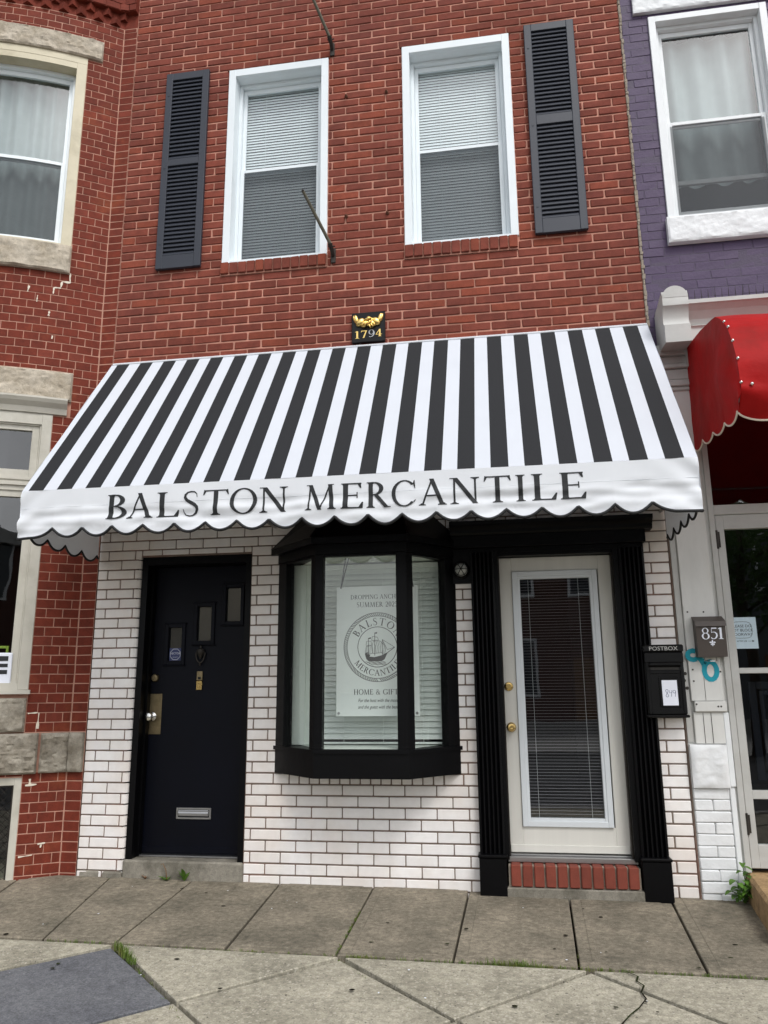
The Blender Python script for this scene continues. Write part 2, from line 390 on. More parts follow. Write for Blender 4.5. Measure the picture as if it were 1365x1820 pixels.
def text_mesh(s, size, shear=0, align='CENTER'):
    """built-in font as flat polygons in (x, z) around the origin"""
    c = bpy.data.curves.new('lettering', 'FONT'); c.body = s; c.size = size; c.shear = shear; c.align_x = align; c.align_y = 'CENTER'; c.resolution_u = 3
    o = bpy.data.objects.new('lettering', c); COL.objects.link(o)
    dg = bpy.context.evaluated_depsgraph_get(); me = bpy.data.meshes.new_from_object(o.evaluated_get(dg))
    vs = [(v.co.x, v.co.y) for v in me.vertices]; fs = [tuple(p.vertices) for p in me.polygons]
    bpy.data.objects.remove(o); bpy.data.curves.remove(c); bpy.data.meshes.remove(me)
    return vs, fs
def put_text(mb, s, size, cx, y, cz, shear=0, align='CENTER', sx=1):
    vs, fs = text_mesh(s, size, shear, align)
    mb.add([(cx+a*sx, y, cz+b) for a, b in vs], fs)

# ---------------------------------------------------------------- a book-face capital alphabet, drawn as strokes (cap height 1)
def glyph(ch):
    P = []; T = .15; t = .05; sf = .034
    def poly(*p): P.append(list(p))
    def serif(x, y, h=.15, up=1, w=T):
        poly((x-h, y), (x+h, y), (x+h, y+up*sf), (x-h, y+up*sf))
        poly((x-h*.75, y+up*sf), (x+h*.75, y+up*sf), (x+w/2, y+up*.085), (x-w/2, y+up*.085))
    def stem(x, w=T, y0=0, y1=1, s0=True, s1=True, h=.15):
        poly((x-w/2, y0), (x+w/2, y0), (x+w/2, y1), (x-w/2, y1))
        if s0: serif(x, y0, h, 1, w)
        if s1: serif(x, y1, h, -1, w)
    def bar(x0, x1, y, w=t): poly((x0, y-w/2), (x1, y-w/2), (x1, y+w/2), (x0, y+w/2))
    def diag(x0, y0, x1, y1, w): poly((x0-w/2, y0), (x0+w/2, y0), (x1+w/2, y1), (x1-w/2, y1))
    def ring(cx, cy, rx, ry, a0=0, a1=360, side=T, top=t, tilt=0, n=28):
        n = max(6, int(n*abs(a1-a0)/360)); pts = []
        for i in range(n+1):
            a = R(a0+(a1-a0)*i/n); a2 = a+tilt
            pts.append(((cx+rx*math.cos(a), cy+ry*math.sin(a)), (cx+(rx-side)*math.cos(a), cy+(ry-top)*math.sin(a))))
        for i in range(n): poly(pts[i][0], pts[i+1][0], pts[i+1][1], pts[i][1])
    def sweep(pts, ws):
        q = []
        for i, p in enumerate(pts):
            a = pts[max(0, i-1)]; b = pts[min(len(pts)-1, i+1)]; dx = b[0]-a[0]; dy = b[1]-a[1]; l = math.hypot(dx, dy) or 1
            w = ws[i]/2; q.append(((p[0]-dy/l*w, p[1]+dx/l*w), (p[0]+dy/l*w, p[1]-dx/l*w)))
        for i in range(len(q)-1): poly(q[i][0], q[i+1][0], q[i+1][1], q[i][1])
    if ch == 'A':
        diag(.1, 0, .44, 1, t*1.3); diag(.78, 0, .42, 1.02, T); bar(.22, .64, .36); serif(.1, 0, .12, 1, t*1.3); serif(.78, 0, .15); w = .93
    elif ch == 'B':
        stem(.17, h=.13); ring(.28, .755, .3, .245, -90, 90); ring(.28, .265, .36, .265, -90, 90); bar(.17, .3, 1-t/2); bar(.17, .3, t/2); bar(.17, .3, .515); w = .66
    elif ch == 'C':
        ring(.5, .5, .5, .52, 42, 318); poly((.83, .88), (.9, .68), (.92, .7), (.9, 1.0), (.87, 1.0)); sweep([(.86, .16), (.9, .2), (.93, .25)], [.05, .04, .02]); w = .95
    elif ch == 'D':
        stem(.17, h=.15); ring(.3, .5, .6, .5, -90, 90); bar(.17, .32, 1-t/2); bar(.17, .32, t/2); w = .92
    elif ch in 'EF':
        stem(.17, h=.13); bar(.17, .64, 1-t/2); poly((.62, 1), (.64, .8), (.6, .8), (.52, .97)); bar(.17, .5, .52); poly((.5, .64), (.53, .64), (.53, .4), (.5, .4))
        if ch == 'E': bar(.17, .68, t/2); poly((.54, .02), (.66, .24), (.7, .24), (.68, 0))
        w = .71 if ch == 'E' else .66
    elif ch == 'G':
        ring(.5, .5, .5, .52, 42, 318); poly((.83, .88), (.9, .68), (.92, .7), (.9, 1.0), (.87, 1.0)); stem(.88, T, .06, .44, False, True, .13); w = 1.0
    elif ch == 'H':
        stem(.17); stem(.77); bar(.17, .77, .51); w = .94
    elif ch == 'I':
        stem(.18); w = .36
    elif ch == 'L':
        stem(.17, h=.15); bar(.17, .66, t/2); poly((.52, .02), (.66, .26), (.7, .26), (.66, 0)); w = .7
    elif ch == 'M':
        diag(.13, 0, .2, 1, t*1.2); diag(.2, 1, .54, 0, T*.95); diag(.54, 0, .9, 1, t*1.2); diag(.98, 0, .9, 1, T); serif(.13, 0, .12, 1, t); serif(.98, 0, .15); poly((.06, 1), (.26, 1), (.26, .97), (.06, .97)); poly((.84, 1), (1.04, 1), (1.04, .97), (.84, .97)); w = 1.13
    elif ch == 'N':
        diag(.16, 0, .16, 1, t*1.2); diag(.18, 1, .8, 0, T*1.05); diag(.8, 0, .8, 1, t*1.2); serif(.16, 0, .13, 1, t); serif(.8, 1, .13, -1, t); poly((.02, 1), (.24, 1), (.24, .97), (.02, .97)); w = .95
    elif ch == 'O':
        ring(.5, .5, .5, .52); w = 1.0
    elif ch == 'P':
        stem(.17); ring(.28, .735, .36, .265, -90, 90); bar(.17, .3, 1-t/2); bar(.17, .3, .49); w = .64
    elif ch == 'R':
        stem(.17, h=.14); ring(.28, .745, .33, .255, -90, 90); bar(.17, .3, 1-t/2); bar(.17, .34, .51); diag(.72, 0, .34, .51, T*1.05); poly((.64, 0), (.86, 0), (.86, .03), (.7, .05)); w = .84
    elif ch == 'S':
        pts = [(.52, .74), (.5, .88), (.42, .965), (.3, .98), (.18, .95), (.1, .86), (.09, .75), (.15, .64), (.28, .55), (.42, .46), (.51, .36), (.53, .25), (.48, .12), (.37, .03), (.25, .015), (.12, .06), (.06, .16), (.04, .28)]
        ws = [.02, .03, .05, .055, .06, .08, .1, .115, .13, .13, .115, .1, .085, .06, .05, .04, .03, .02]
        sweep(pts, ws); w = .6
    elif ch == 'T':
        stem(.43, s1=False, h=.16); bar(.03, .83, 1-t/2); poly((.03, 1.02), (.0, .8), (.03, .8), (.12, .97)); poly((.83, 1.02), (.86, .8), (.83, .8), (.74, .97)); w = .86
    elif ch == 'U':
        stem(.17, s0=False, y0=.3); stem(.77, t*1.2, .3, 1, False, True, .13); ring(.47-.0, .32, .3625, .34, 180, 360, side=.08); w = .92
    elif ch == '&':
        ring(.36, .26, .32, .27, 60, 330); ring(.38, .76, .2, .24, -40, 240, side=.08); diag(.84, 0, .3, .62, T); sweep([(.56, .1), (.7, .3), (.78, .5)], [.04, .04, .04]); bar(.66, .9, .5); w = .95
    elif ch == '0': ring(.3, .5, .3, .51); w = .6
    elif ch == '1':
        stem(.25, T*1.15, s1=False, h=.2); poly((.2, 1), (.3, 1), (.3, .9), (.04, .86), (.04, .9)); w = .5
    elif ch == '2':
        sweep([(.06, .72), (.1, .88), (.22, .98), (.36, .98), (.48, .88), (.5, .72), (.42, .52), (.25, .3), (.05, .06)], [.06, .07, .06, .06, .1, .13, .12, .08, .05]); bar(.03, .56, .06, .12); w = .58
    elif ch == '4':
        stem(.44, T*1.15, s1=False, h=.18); poly((.5, 1), (.4, 1), (0, .32), (.07, .32)); bar(0, .68, .29, .06); w = .68
    elif ch == '5':
        sweep([(.1, .55), (.22, .62), (.38, .6), (.5, .46), (.52, .3), (.44, .12), (.3, .02), (.14, .04), (.06, .14)], [.03, .05, .08, .12, .13, .12, .06, .06, .09]); diag(.1, .55, .13, 1, .04); bar(.12, .52, .95, .11); w = .58
    elif ch == '7':
        bar(.02, .58, .95, .1); poly((.58, 1), (.48, 1), (.16, 0), (.32, 0)); poly((.02, 1), (.02, .76), (.05, .76), (.08, .92)); w = .6
    elif ch == '8':
        ring(.3, .75, .25, .25, side=.1); ring(.3, .27, .3, .29, side=.13); w = .6
    elif ch == '9':
        ring(.3, .68, .28, .34, side=.12); sweep([(.54, .7), (.56, .5), (.5, .28), (.38, .1), (.2, .02), (.08, .1)], [.1, .12, .12, .09, .06, .09]); w = .6
    else: w = .35
    return w, P
def put_glyph(mb, ch, x0, x1, z0, h, place, lift=.00006):
    """place(x, z, k) -> world point; k is a small lift so overlapping strokes never share a plane"""
    w, P = glyph(ch); sx = (x1-x0)/w
    for k, p in enumerate(P):
        mb.add([place(x0+a*sx, z0+b*h, k*lift) for a, b in p], [tuple(range(len(p)))])
def put_word(mb, s, cx, z0, h, place, track=.08, sx=1.0):
    tot = sum(glyph(c)[0]+track for c in s)*h*sx-track*h*sx; x = cx-tot/2
    for c in s:
        w = glyph(c)[0]*h*sx
        if c != ' ': put_glyph(mb, c, x, x+w, z0, h, place)
        x += w+track*h*sx

# ---------------------------------------------------------------- ground, pavement, road
GA, GB = -.0087, .025
def gz(x, y): return GA*x+(GB*y if y > -4.4 else GB*-4.4)
g = MB(); g.add([(-300, -300, -.42), (300, -300, -.42), (300, 300, -.42), (-300, 300, -.42)], [(0, 1, 2, 3)])
struct(g.build('ground', 'asphalt'))
g = MB(); g.box(-30, 30, -13.2, -4.56, -.41, -.262); struct(g.build('road', 'asphalt'))
g = MB(); g.box(-30, 30, -22, -13.2, -.41, -.13); struct(g.build('opposite_pavement', 'granite'))
kerb = MB()
for i in range(-8, 9): kerb.cbox(i*1.8, i*1.8+1.79, -4.56, -4.40, -.4+GA*i*1.8, gz(i*1.8, -4.4)+.01, .012)
struct(kerb.build('kerb', 'granite'))
g = MB(); n = 24
g.grid(lambda u, v: (-30+60*u, -4.41+4.86*v, gz(-30+60*u, -4.41+4.86*v)-.045), n, 12)
pav = struct(g.build('pavement', 'joint_soil'))
def slab(pts, name, material, lift=0, tilt=0, edge=0, th=.06):
    """a paving slab over polygon pts (counter-clockwise): chamfered rim and, when edge is set, a tooled border a little lower than the field"""
    cx = sum(p[0] for p in pts)/len(pts); cy = sum(p[1] for p in pts)/len(pts); n = len(pts)
    tx = random.uniform(-tilt, tilt); ty = random.uniform(-tilt, tilt)
    def inset(d):
        out = []
        for i in range(n):
            a, b, c = Vector(pts[i-1]), Vector(pts[i]), Vector(pts[(i+1) % n])
            d1 = (b-a).normalized(); d2 = (c-b).normalized(); n1 = Vector((-d1.y, d1.x)); n2 = Vector((-d2.y, d2.x))
            k = n1+n2; out.append(b+k*(d/max(.25, k.dot(n1))))
        return out
    H = lambda p: gz(p[0], p[1])+lift+(p[0]-cx)*tx+(p[1]-cy)*ty
    rings = [(0, -th), (0, -.004), (.004, 0)]
    if edge: rings += [(edge, 0), (edge+.006, .003)]
    vs = []; fs = []
    for d, h in rings:
        vs += [(p[0], p[1], H(p)+h) for p in inset(d)]
    for r in range(len(rings)-1):
        for i in range(n): fs.append((r*n+i, r*n+(i+1) % n, (r+1)*n+(i+1) % n, (r+1)*n+i))
    fs.append(tuple(range((len(rings)-1)*n, len(rings)*n)))
    return MB().add(vs, fs).build(name, material, pav)
jw = [-4.9, -4.2, -3.52, -2.86, -2.245, -1.613, -.958, -.318, .329, .962, 1.62, 2.28, 2.95, 3.6]
jf = [-4.5, -3.85, -3.21, -2.584, -2.162, -1.54, -.94, -.336, .285, .892, 1.50, 2.11, 2.75, 3.4]
for i in range(len(jw)-1):
    e = .006; y0 = .40; y1 = -1.262; k = y0/1.27
    a0 = jw[i]+(jw[i]-jf[i])*k; b0 = jw[i+1]+(jw[i+1]-jf[i+1])*k
    slab([(a0+e, y0), (jf[i]+e, y1), (jf[i+1]-e, y1), (b0-e, y0)], 'concrete_slab', 'concrete_brown', random.uniform(-.003, .003), .004, .06)
DX, DY, AP = 1.24, .62, -1.315
def diamond(c, r, gap=.010):
    cx = -2.145+DX*c+(DX/2 if r % 2 else 0); cy = AP-DY*(r+1); q = gap*1.41
    return [(cx, cy+DY-q), (cx-DX/2+q, cy), (cx, cy-DY+q), (cx+DX/2-q, cy)]
for c in range(-3, 6):
    x = -2.145+DX*c; q = .010
    slab([(x+q*2, AP+.018), (x+DX/2, AP-DY+q*1.5), (x+DX-q*2, AP+.018)], 'flagstone', 'flagstone', random.uniform(-.003, .001), .004)
for r in range(0, 5):
    for c in range(-3, 6):
        dark = (r == 0 and c == 0)
        pts = diamond(c, r, .012 if not dark else .017)
        if r == 4: pts = [pts[0], pts[1], pts[3]]
        slab(pts, 'flagstone', 'slab_dark' if dark else 'flagstone', random.uniform(-.004, .002), .004)
# hairline crack across two flags
ck = MB(); pth = [(.505, -1.31), (.55, -1.36), (.535, -1.42), (.56, -1.47), (.535, -1.55), (.545, -1.62), (.50, -1.72), (.45, -1.80), (.41, -1.88), (.36, -2.0)]
for i in range(len(pth)-1):
    a = pth[i]; b = pth[i+1]; w = .003+.002*random.random()
    ck.add([(a[0]-w, a[1], gz(*a)+.005), (a[0]+w, a[1], gz(*a)+.005), (b[0]+w, b[1], gz(*b)+.005), (b[0]-w, b[1], gz(*b)+.005)], [(0, 1, 2, 3)])
ck.build('crack', 'joint_soil', pav)
# chewing-gum spots
sp = MB()
for _ in range(46):
    x = random.uniform(-2.9, 1.3); y = random.uniform(-2.2, -.1); r = random.uniform(.006, .016); a = random.uniform(.6, 1)
    if abs(y-AP) < .06: continue
    sp.add([(x+r*math.cos(q*PI/4)*random.uniform(.8, 1.2), y+a*r*math.sin(q*PI/4)*random.uniform(.8, 1.2), gz(x, y)+.0065) for q in range(8)], [tuple(range(8))])
sp.build('gum_spot', 'joint_soil', pav, kind='stuff')
# small litter flecks and petals
sp = MB()
for _ in range(26):
    x = random.uniform(-2.9, 1.3); y = random.uniform(-2.2, -.05); r = random.uniform(.003, .009)
    q = random.uniform(0, PI)
    sp.add([(x+r*math.cos(q+k*PI/2)*(1 if k % 2 else .6), y+r*math.sin(q+k*PI/2), gz(x, y)+.008+.002*random.random()) for k in range(4)], [(0, 1, 2, 3)])
lf = sp.build('litter_flecks', 'paper'); lf['kind'] = 'stuff'; lf['label'] = 'tiny pale petals and flecks scattered over the pavement slabs'; lf['category'] = 'litter'

# ---------------------------------------------------------------- wall machinery
def flat_map(x, y, z): return (x, y, z)
BR, BTH, BCX = 3.5, R(35), -3.255
BC = (BCX-BR*math.sin(BTH), BR*math.cos(BTH))
def bow_map(s, y, z):
    """s: arc length from the right-hand corner (negative to the left), y: depth into the wall"""
    if s > 0: return (BCX+s, y, z)
    a = BTH+s/BR
    if a < -BTH: return (BC[0]-BR*math.sin(BTH)+(a+BTH)*BR, y, z)
    return (BC[0]+(BR-y)*math.sin(a), BC[1]-(BR-y)*math.cos(a), z)
def tangent(mp, x):
    a = Vector(mp(x-.005, 0, 0)); b = Vector(mp(x+.005, 0, 0)); d = b-a; return math.atan2(d.y, d.x)
def mortar(name, mp, x0, x1, z0, z1, ops, material, parent, y=.006, seg=.0, reveal=.12, extra=()):
    xs = sorted({x0, x1, *[v for v in extra if x0 < v < x1], *[min(max(v, x0), x1) for o in ops for v in o[:2]]}); zs = sorted({z0, z1, *[min(max(v, z0), z1) for o in ops for v in o[2:4]]})
    m = MB()
    for i in range(len(xs)-1):
        n = max(1, int((xs[i+1]-xs[i])/seg)) if seg else 1
        for j in range(len(zs)-1):
            xc = (xs[i]+xs[i+1])/2; zc = (zs[j]+zs[j+1])/2
            if any(o[0] < xc < o[1] and o[2] < zc < o[3] for o in ops): continue
            for k in range(n):
                a = xs[i]+(xs[i+1]-xs[i])*k/n; b = xs[i]+(xs[i+1]-xs[i])*(k+1)/n
                m.add([(a, y, zs[j]), (b, y, zs[j]), (b, y, zs[j+1]), (a, y, zs[j+1])], [(0, 1, 2, 3)])
    for o in ops:
        a, b, c, d = o[:4]; r = reveal
        m.add([(a, y, c), (a, r, c), (a, r, d), (a, y, d)], [(0, 1, 2, 3)]); m.add([(b, y, c), (b, r, c), (b, r, d), (b, y, d)], [(3, 2, 1, 0)])
        n = max(1, int((b-a)/seg)) if seg else 1
        for k in range(n):
            p = a+(b-a)*k/n; q = a+(b-a)*(k+1)/n
            m.add([(p, y, d), (q, y, d), (q, r, d), (p, r, d)], [(0, 1, 2, 3)]); m.add([(p, y, c), (q, y, c), (q, r, c), (p, r, c)], [(3, 2, 1, 0)])
    return m.build(name, material, parent, mp)
BRICKS = {}
def brick_mesh(w, h, material, depth, ch, jit, nose=0):
    k = (round(w/.004), round(h/.004), material, random.randrange(6), nose)
    if k not in BRICKS:
        w = k[0]*.004; h = k[1]*.004; m = MB()
        if nose:
            r = .045; pts = [(-w/2+ch, 0), (-w/2, ch), (-w/2, depth*2.2), (w/2, depth*2.2)]
            pts += [(w/2-r+r*math.cos(a), r-r*math.sin(a)) for a in [PI/2*i/6 for i in range(7)]]
            if nose < 0: pts = [(-x, y) for x, y in pts][::-1]
            m.prism(pts[::-1], 'z', -h/2, h/2)
        else: m.cbox(-w/2, w/2, 0, depth, -h/2, h/2, ch, jit)
        me = m.mesh('brick'); me.materials.append(MATS[material]); BRICKS[k] = me
        if nose: me.polygons.foreach_set('use_smooth', [True]*len(me.polygons)); me.set_sharp_from_angle(angle=R(40))
    return BRICKS[k]
def lay_bricks(wall, name, mp, x0, x1, z0, z1, zref, course, length, joint, ops, material, off=0., depth=.04, ch=.004, jit=.0015, half=True, prefer=lambda p: True, limit=300, special=None, noses=(), proud=.0015):
    """running bond round the openings; the 300 largest in the picture are objects of their own, the rest one joined part"""
    specs = []
    k0 = int(math.floor((z0-zref)/course)); k1 = int(math.ceil((z1-zref)/course))
    for k in range(k0, k1):
        a = max(z0, zref+k*course); b = min(z1, zref+(k+1)*course)
        if b-a < .02: continue
        cuts = []
        for o in ops:
            ov = min(b, o[3])-max(a, o[2])
            if ov > .012: cuts.append((o[0], o[1], o[2], o[3], ov/(b-a)))
        ivs = [(x0, x1, a, b)]
        for o in cuts:
            new = []
            for (p, q, lo, hi) in ivs:
                if o[1] <= p+1e-4 or o[0] >= q-1e-4: new.append((p, q, lo, hi)); continue
                if o[0] > p+.01: new.append((p, o[0], lo, hi))
                if o[1] < q-.01: new.append((o[1], q, lo, hi))
                if o[4] < .98:
                    m0, m1 = max(p, o[0]), min(q, o[1])
                    if o[2] > a+.015: new.append((m0, m1, lo, o[2]-joint))
                    elif o[3] < b-.015: new.append((m0, m1, o[3]+joint, hi))
            ivs = new
        L = length; o_ = off+(L/2 if (k % 2 and half) else 0)
        for (p, q, lo, hi) in ivs:
            if hi-lo < .012: continue
            j = math.floor((p-o_)/L); e = p; row = []
            if special and special(k, p, q): js = special(k, p, q); row = list(zip(js[:-1], js[1:])); e = q
            while e < q-.002:
                nx = o_+(j+1)*L; j += 1
                if nx-e < .03: continue
                if q-nx < .03: nx = q
                row.append((e, min(nx, q))); e = min(nx, q)
            for i, (u, v) in enumerate(row):
                ns = 0
                for nx_, nz0, nz1, sd in noses:
                    if nz0 < (lo+hi)/2 < nz1:
                        if sd > 0 and abs(v-nx_) < .004: ns = 1
                        if sd < 0 and abs(u-nx_) < .004: ns = -1
                specs.append((u+joint/2*(1 if ns >= 0 else 0), v-joint/2*(1 if ns <= 0 else 0), lo+joint/2, hi-joint/2, ns))
    sc = []
    for s in specs:
        c = mp((s[0]+s[1])/2, 0, (s[2]+s[3])/2); x, y, d = project(c)
        vis = (-40 < x < 1405 and -40 < y < 1860 and d > 0 and prefer(c))
        sc.append((s[1]-s[0])*(s[3]-s[2])/(d*d) if vis else -1)
    order = sorted(range(len(specs)), key=lambda i: -sc[i]); single = set(order[:limit]); single = {i for i in single if sc[i] > 0}
    field = MB(); nf = 0
    for i, s in enumerate(specs):
        xc = (s[0]+s[1])/2; zc = (s[2]+s[3])/2; w = s[1]-s[0]; h = s[3]-s[2]
        if w < .012 or h < .01: continue
        t = tangent(mp, xc); pr = random.uniform(-proud, proud)
        if i in single:
            o = bpy.data.objects.new(name, brick_mesh(w, h, material, depth, ch, jit, s[4])); COL.objects.link(o)
            o.location = mp(xc, pr, zc); o.rotation_euler = (random.uniform(-.004, .004), random.uniform(-.004, .004), t)
            setpar(o, wall)
        else:
            field.cur = random.random(); c, sn = math.cos(t), math.sin(t); base = mp(xc, pr, zc); n0 = len(field.v)
            if s[4]:
                me = brick_mesh(w, h, material, depth, ch, jit, s[4]); field.add([v.co for v in me.vertices], [tuple(p.vertices) for p in me.polygons])
            else: field.cbox(-w/2, w/2, 0, depth, -h/2, h/2, ch, jit)
            for q in range(n0, len(field.v)):
                v = field.v[q]; field.v[q] = (base[0]+v[0]*c-v[1]*sn, base[1]+v[0]*sn+v[1]*c, base[2]+v[2])
            nf += 1
    if nf: field.build(name+'_field', material, wall, rnd=True, kind='stuff')
def rock_box(m, x0, x1, y0, y1, z0, z1, amp=.02, cell=.014, seed=0, rim=.012):
    """block with a pitched, rock-faced front at depth y0 (towards the street), sides plain"""
    nu = max(4, int((x1-x0)/cell)); nv = max(4, int((z1-z0)/cell))
    def f(u, v):
        x = x0+(x1-x0)*u; z = z0+(z1-z0)*v
        e = min(1, min(x-x0, x1-x)/rim)*min(1, min(z-z0, z1-z)/rim)
        q = Vector((x*5+seed, z*7, seed))
        n = noise.noise(q)*.4+abs(noise.noise(q*1.7))*.5+abs(noise.noise(q*4.1))*.45+noise.noise(q*9)*.18+.25
        return (x, y0-amp*n*math.sqrt(max(0, e)), z)
    m.grid(f, nu, nv)
    S = max(1, int((x1-x0)/.1))
    b = MB().box(x0, x1, y0+.0005, y1, z0, z1, S); m.add(b.v, [q for q in b.f])
def shell(name, plan_front, plan_rest, z0, z1, parent, material='room', roof='asphalt'):
    """rear and party walls, floor and roof of a house behind its front sheet"""
    pts = plan_front+plan_rest; m = MB(); n = len(pts)
    vs = [(p[0], p[1], z0) for p in pts]+[(p[0], p[1], z1) for p in pts]
    fs = [tuple(range(n)), tuple(range(n, 2*n))[::-1]]
    for i in range(len(plan_front)-1, n):
        j = (i+1) % n; fs.append((i, j, n+j, n+i))
    m.add(vs, fs); return m.build(name, material, parent)
def pane(m, x0, x1, z0, z1, y, seg=1):
    for k in range(seg):
        a = x0+(x1-x0)*k/seg; b = x0+(x1-x0)*(k+1)/seg
        m.add([(a, y, z0), (b, y, z0), (b, y, z1), (a, y, z1)], [(0, 1, 2, 3)])
def frame(m, x0, x1, z0, z1, w, y0, y1, seg=1, wt=None, wb=None):
    wt = w if wt is None else wt; wb = w if wb is None else wb
    m.cbox(x0, x0+w, y0, y1, z0, z1, .003); m.cbox(x1-w, x1, y0, y1, z0, z1, .003)
    if seg == 1:
        m.cbox(x0+w, x1-w, y0+.0015, y1, z1-wt, z1, .002); m.cbox(x0+w, x1-w, y0+.0015, y1, z0, z0+wb, .002)
    else:
        m.box(x0+w, x1-w, y0+.0015, y1, z1-wt, z1, seg); m.box(x0+w, x1-w, y0+.0015, y1, z0, z0+wb, seg)
def sash_window(root, mp, x0, x1, z0, z1, zm, cas=.06, cas_mat='vinyl_white', sash_mat='vinyl_white', rev=.12, seg=1, gl='glass_upper', screen=True, casd=-.012, liner=.05, castop=None, sill=True):
    m = MB(); frame(m, x0, x1, z0, z1, cas, casd, .03, seg, castop or cas, .02)
    xi, xj, zi, zj = x0+cas, x1-cas, z0+.02, z1-(castop or cas)
    m.box(xi-.012, xi, .03, rev+.06, zi, zj); m.box(xj, xj+.012, .03, rev+.06, zi, zj)
    m.box(xi, xj, .03, rev+.06, zj, zj+.012, seg); m.box(xi, xj, .03, rev+.06, zi-.012, zi+.006, seg)
    w = m.build('window', cas_mat, root, mp)
    m = MB(); frame(m, xi, xj, zi, zj, .028, rev-.012, rev+.05, seg); m.build('jamb_liner', sash_mat, w, mp)
    a, b, c, d = xi+.0285, xj-.0285, zi+.0285, zj-.0285
    m = MB(); frame(m, a, b, zm-.022, d, .032, rev+.026, rev+.05, seg, .045, .034); m.build('upper_sash', sash_mat, w, mp)
    m = MB(); frame(m, a, b, c, zm+.012, .036, rev-.004, rev+.022, seg, .03, .05); m.build('lower_sash', sash_mat, w, mp)
    m = MB(); pane(m, a+.03, b-.03, zm+.01, d-.04, rev+.038, seg); m.build('pane', gl, w, mp)
    m = MB(); pane(m, a+.034, b-.034, c+.045, zm-.015, rev+.009, seg); m.build('pane', gl, w, mp)
    if screen:
        m = MB(); pane(m, a+.036, b-.036, c+.046, zm-.016, rev-.002, seg); m.build('insect_screen', 'insect_screen', w, mp)
    return w
def blind(name, label, x0, x1, z0, z1, y, pitch, tilt, material, depth=.024, each=False, mp=IDENT, cords=2, root=None, group=None):
    t = root or thing(name, label, 'blind', mp((x0+x1)/2, y, z0), group)
    rail = MB(); rail.cbox(x0, x1, y-.018, y+.018, z1-.035, z1, .003); rail.build('headrail', material, t, mp)
    rail = MB(); rail.cbox(x0, x1, y-.012, y+.012, z0, z0+.014, .003); rail.build('bottom_rail', material, t, mp)
    n = int((z1-.04-z0-.02)/pitch); allm = MB(); me = None
    dy = depth/2*math.cos(tilt); dz = depth/2*math.sin(tilt)
    for i in range(n):
        z = z1-.05-i*pitch
        prof = [(-dy, -dz), (-dy*.4, -dz*.4+.0025), (dy*.4, dz*.4+.0025), (dy, dz), (dy*.4, dz*.4+.0013), (-dy*.4, -dz*.4+.0013)]
        if each:
            if me is None: me = MB().prism([(p[0], p[1]) for p in prof], 'x', x0, x1).mesh('slat'); me.materials.append(MATS[material])
            o = bpy.data.objects.new('slat', me); COL.objects.link(o); o.location = (0, y, z); o.rotation_euler = (random.uniform(-.015, .015), random.uniform(-.0003, .0003), 0); setpar(o, t)
        else:
            a = random.uniform(-.0008, .0008); allm.prism([(y+p[0], z+p[1]+a) for p in prof], 'x', x0, x1)
    if not each: allm.build('slats', material, t, mp, kind='stuff')
    for i in range(cords):
        x = x0+(x1-x0)*((i+.6)/(cords+.2)); c = MB().tube([(x, y-depth/2-.002, z0+.01), (x, y-depth/2-.002, z1-.03)], .0012, 5); c.build('cord', material, t, mp)
    return t
def duct(m, prof, x0, x1, seg=1):
    """moulding: profile of (y, z) points extruded along x"""
    for k in range(seg): m.prism(prof, 'x', x0+(x1-x0)*k/seg, x0+(x1-x0)*(k+1)/seg)

# ================================================================ the brick rowhouse with the striped awning
C_ = .0747
house = thing('brick_rowhouse', 'red brick rowhouse with white glazed brick shopfront, two sash windows and black trimmed entrance', 'house', (-1, 0, 0))
XL, XR = -3.128, 1.142
W1 = (-2.215, -1.316, 4.785, 6.685); W2 = (-.672, .235, 4.792, 6.692)
S1 = (-2.222, -1.318, 4.685, 4.785); S2 = (-.677, .225, 4.685, 4.792)
ZT = 9.0
up_ops = [W1, W2]
uw = mortar('upper_wall', flat_map, XL, XR, 2.86, ZT, up_ops, 'mortar_pink', house, .0068)
lay_bricks(uw, 'brick', flat_map, XL, XR, 2.862, ZT, 4.753, C_,   .2305, .010, [W1, W2, S1, S2], 'brick_red', off=.219, prefer=lambda c: c[2] > 3.98, jit=.002, ch=.0055, proud=.0018)
LD = (-2.765, -1.882, -.1, 2.325); RD = (-.065, .795, -.1, 2.27); BO = (-1.60, -.41, .83, 2.36)
gw = mortar('ground_wall', flat_map, XL+.003, XR+.004, -.12, 2.86, [(LD[0]-.036, *LD[1:]), RD, BO], 'mortar_grey', house, .007)
def headers(k, p, q): return [p, -1.677, -1.56]+[-1.56+.073*i for i in range(1, 16)]+[-.33, -.225, q] if k == 7 and p > -1.9 and q < .0 else None
lay_bricks(gw, 'glazed_brick', flat_map, XL+.003, XR+.004, -.06, 2.858, .14, C_, .2195, .0092,
           [LD, RD, BO], 'glazed_white', off=-.957+.0005, prefer=lambda c: c[2] < 2.6, jit=.0006, ch=.0035, special=headers,
           noses=[(LD[0], .0, 2.33, 1)], proud=.0008)
shell('rear_walls', [(XL, .01), (XR, .01)], [(XR, 9), (XL, 9)], -.3, ZT, house)
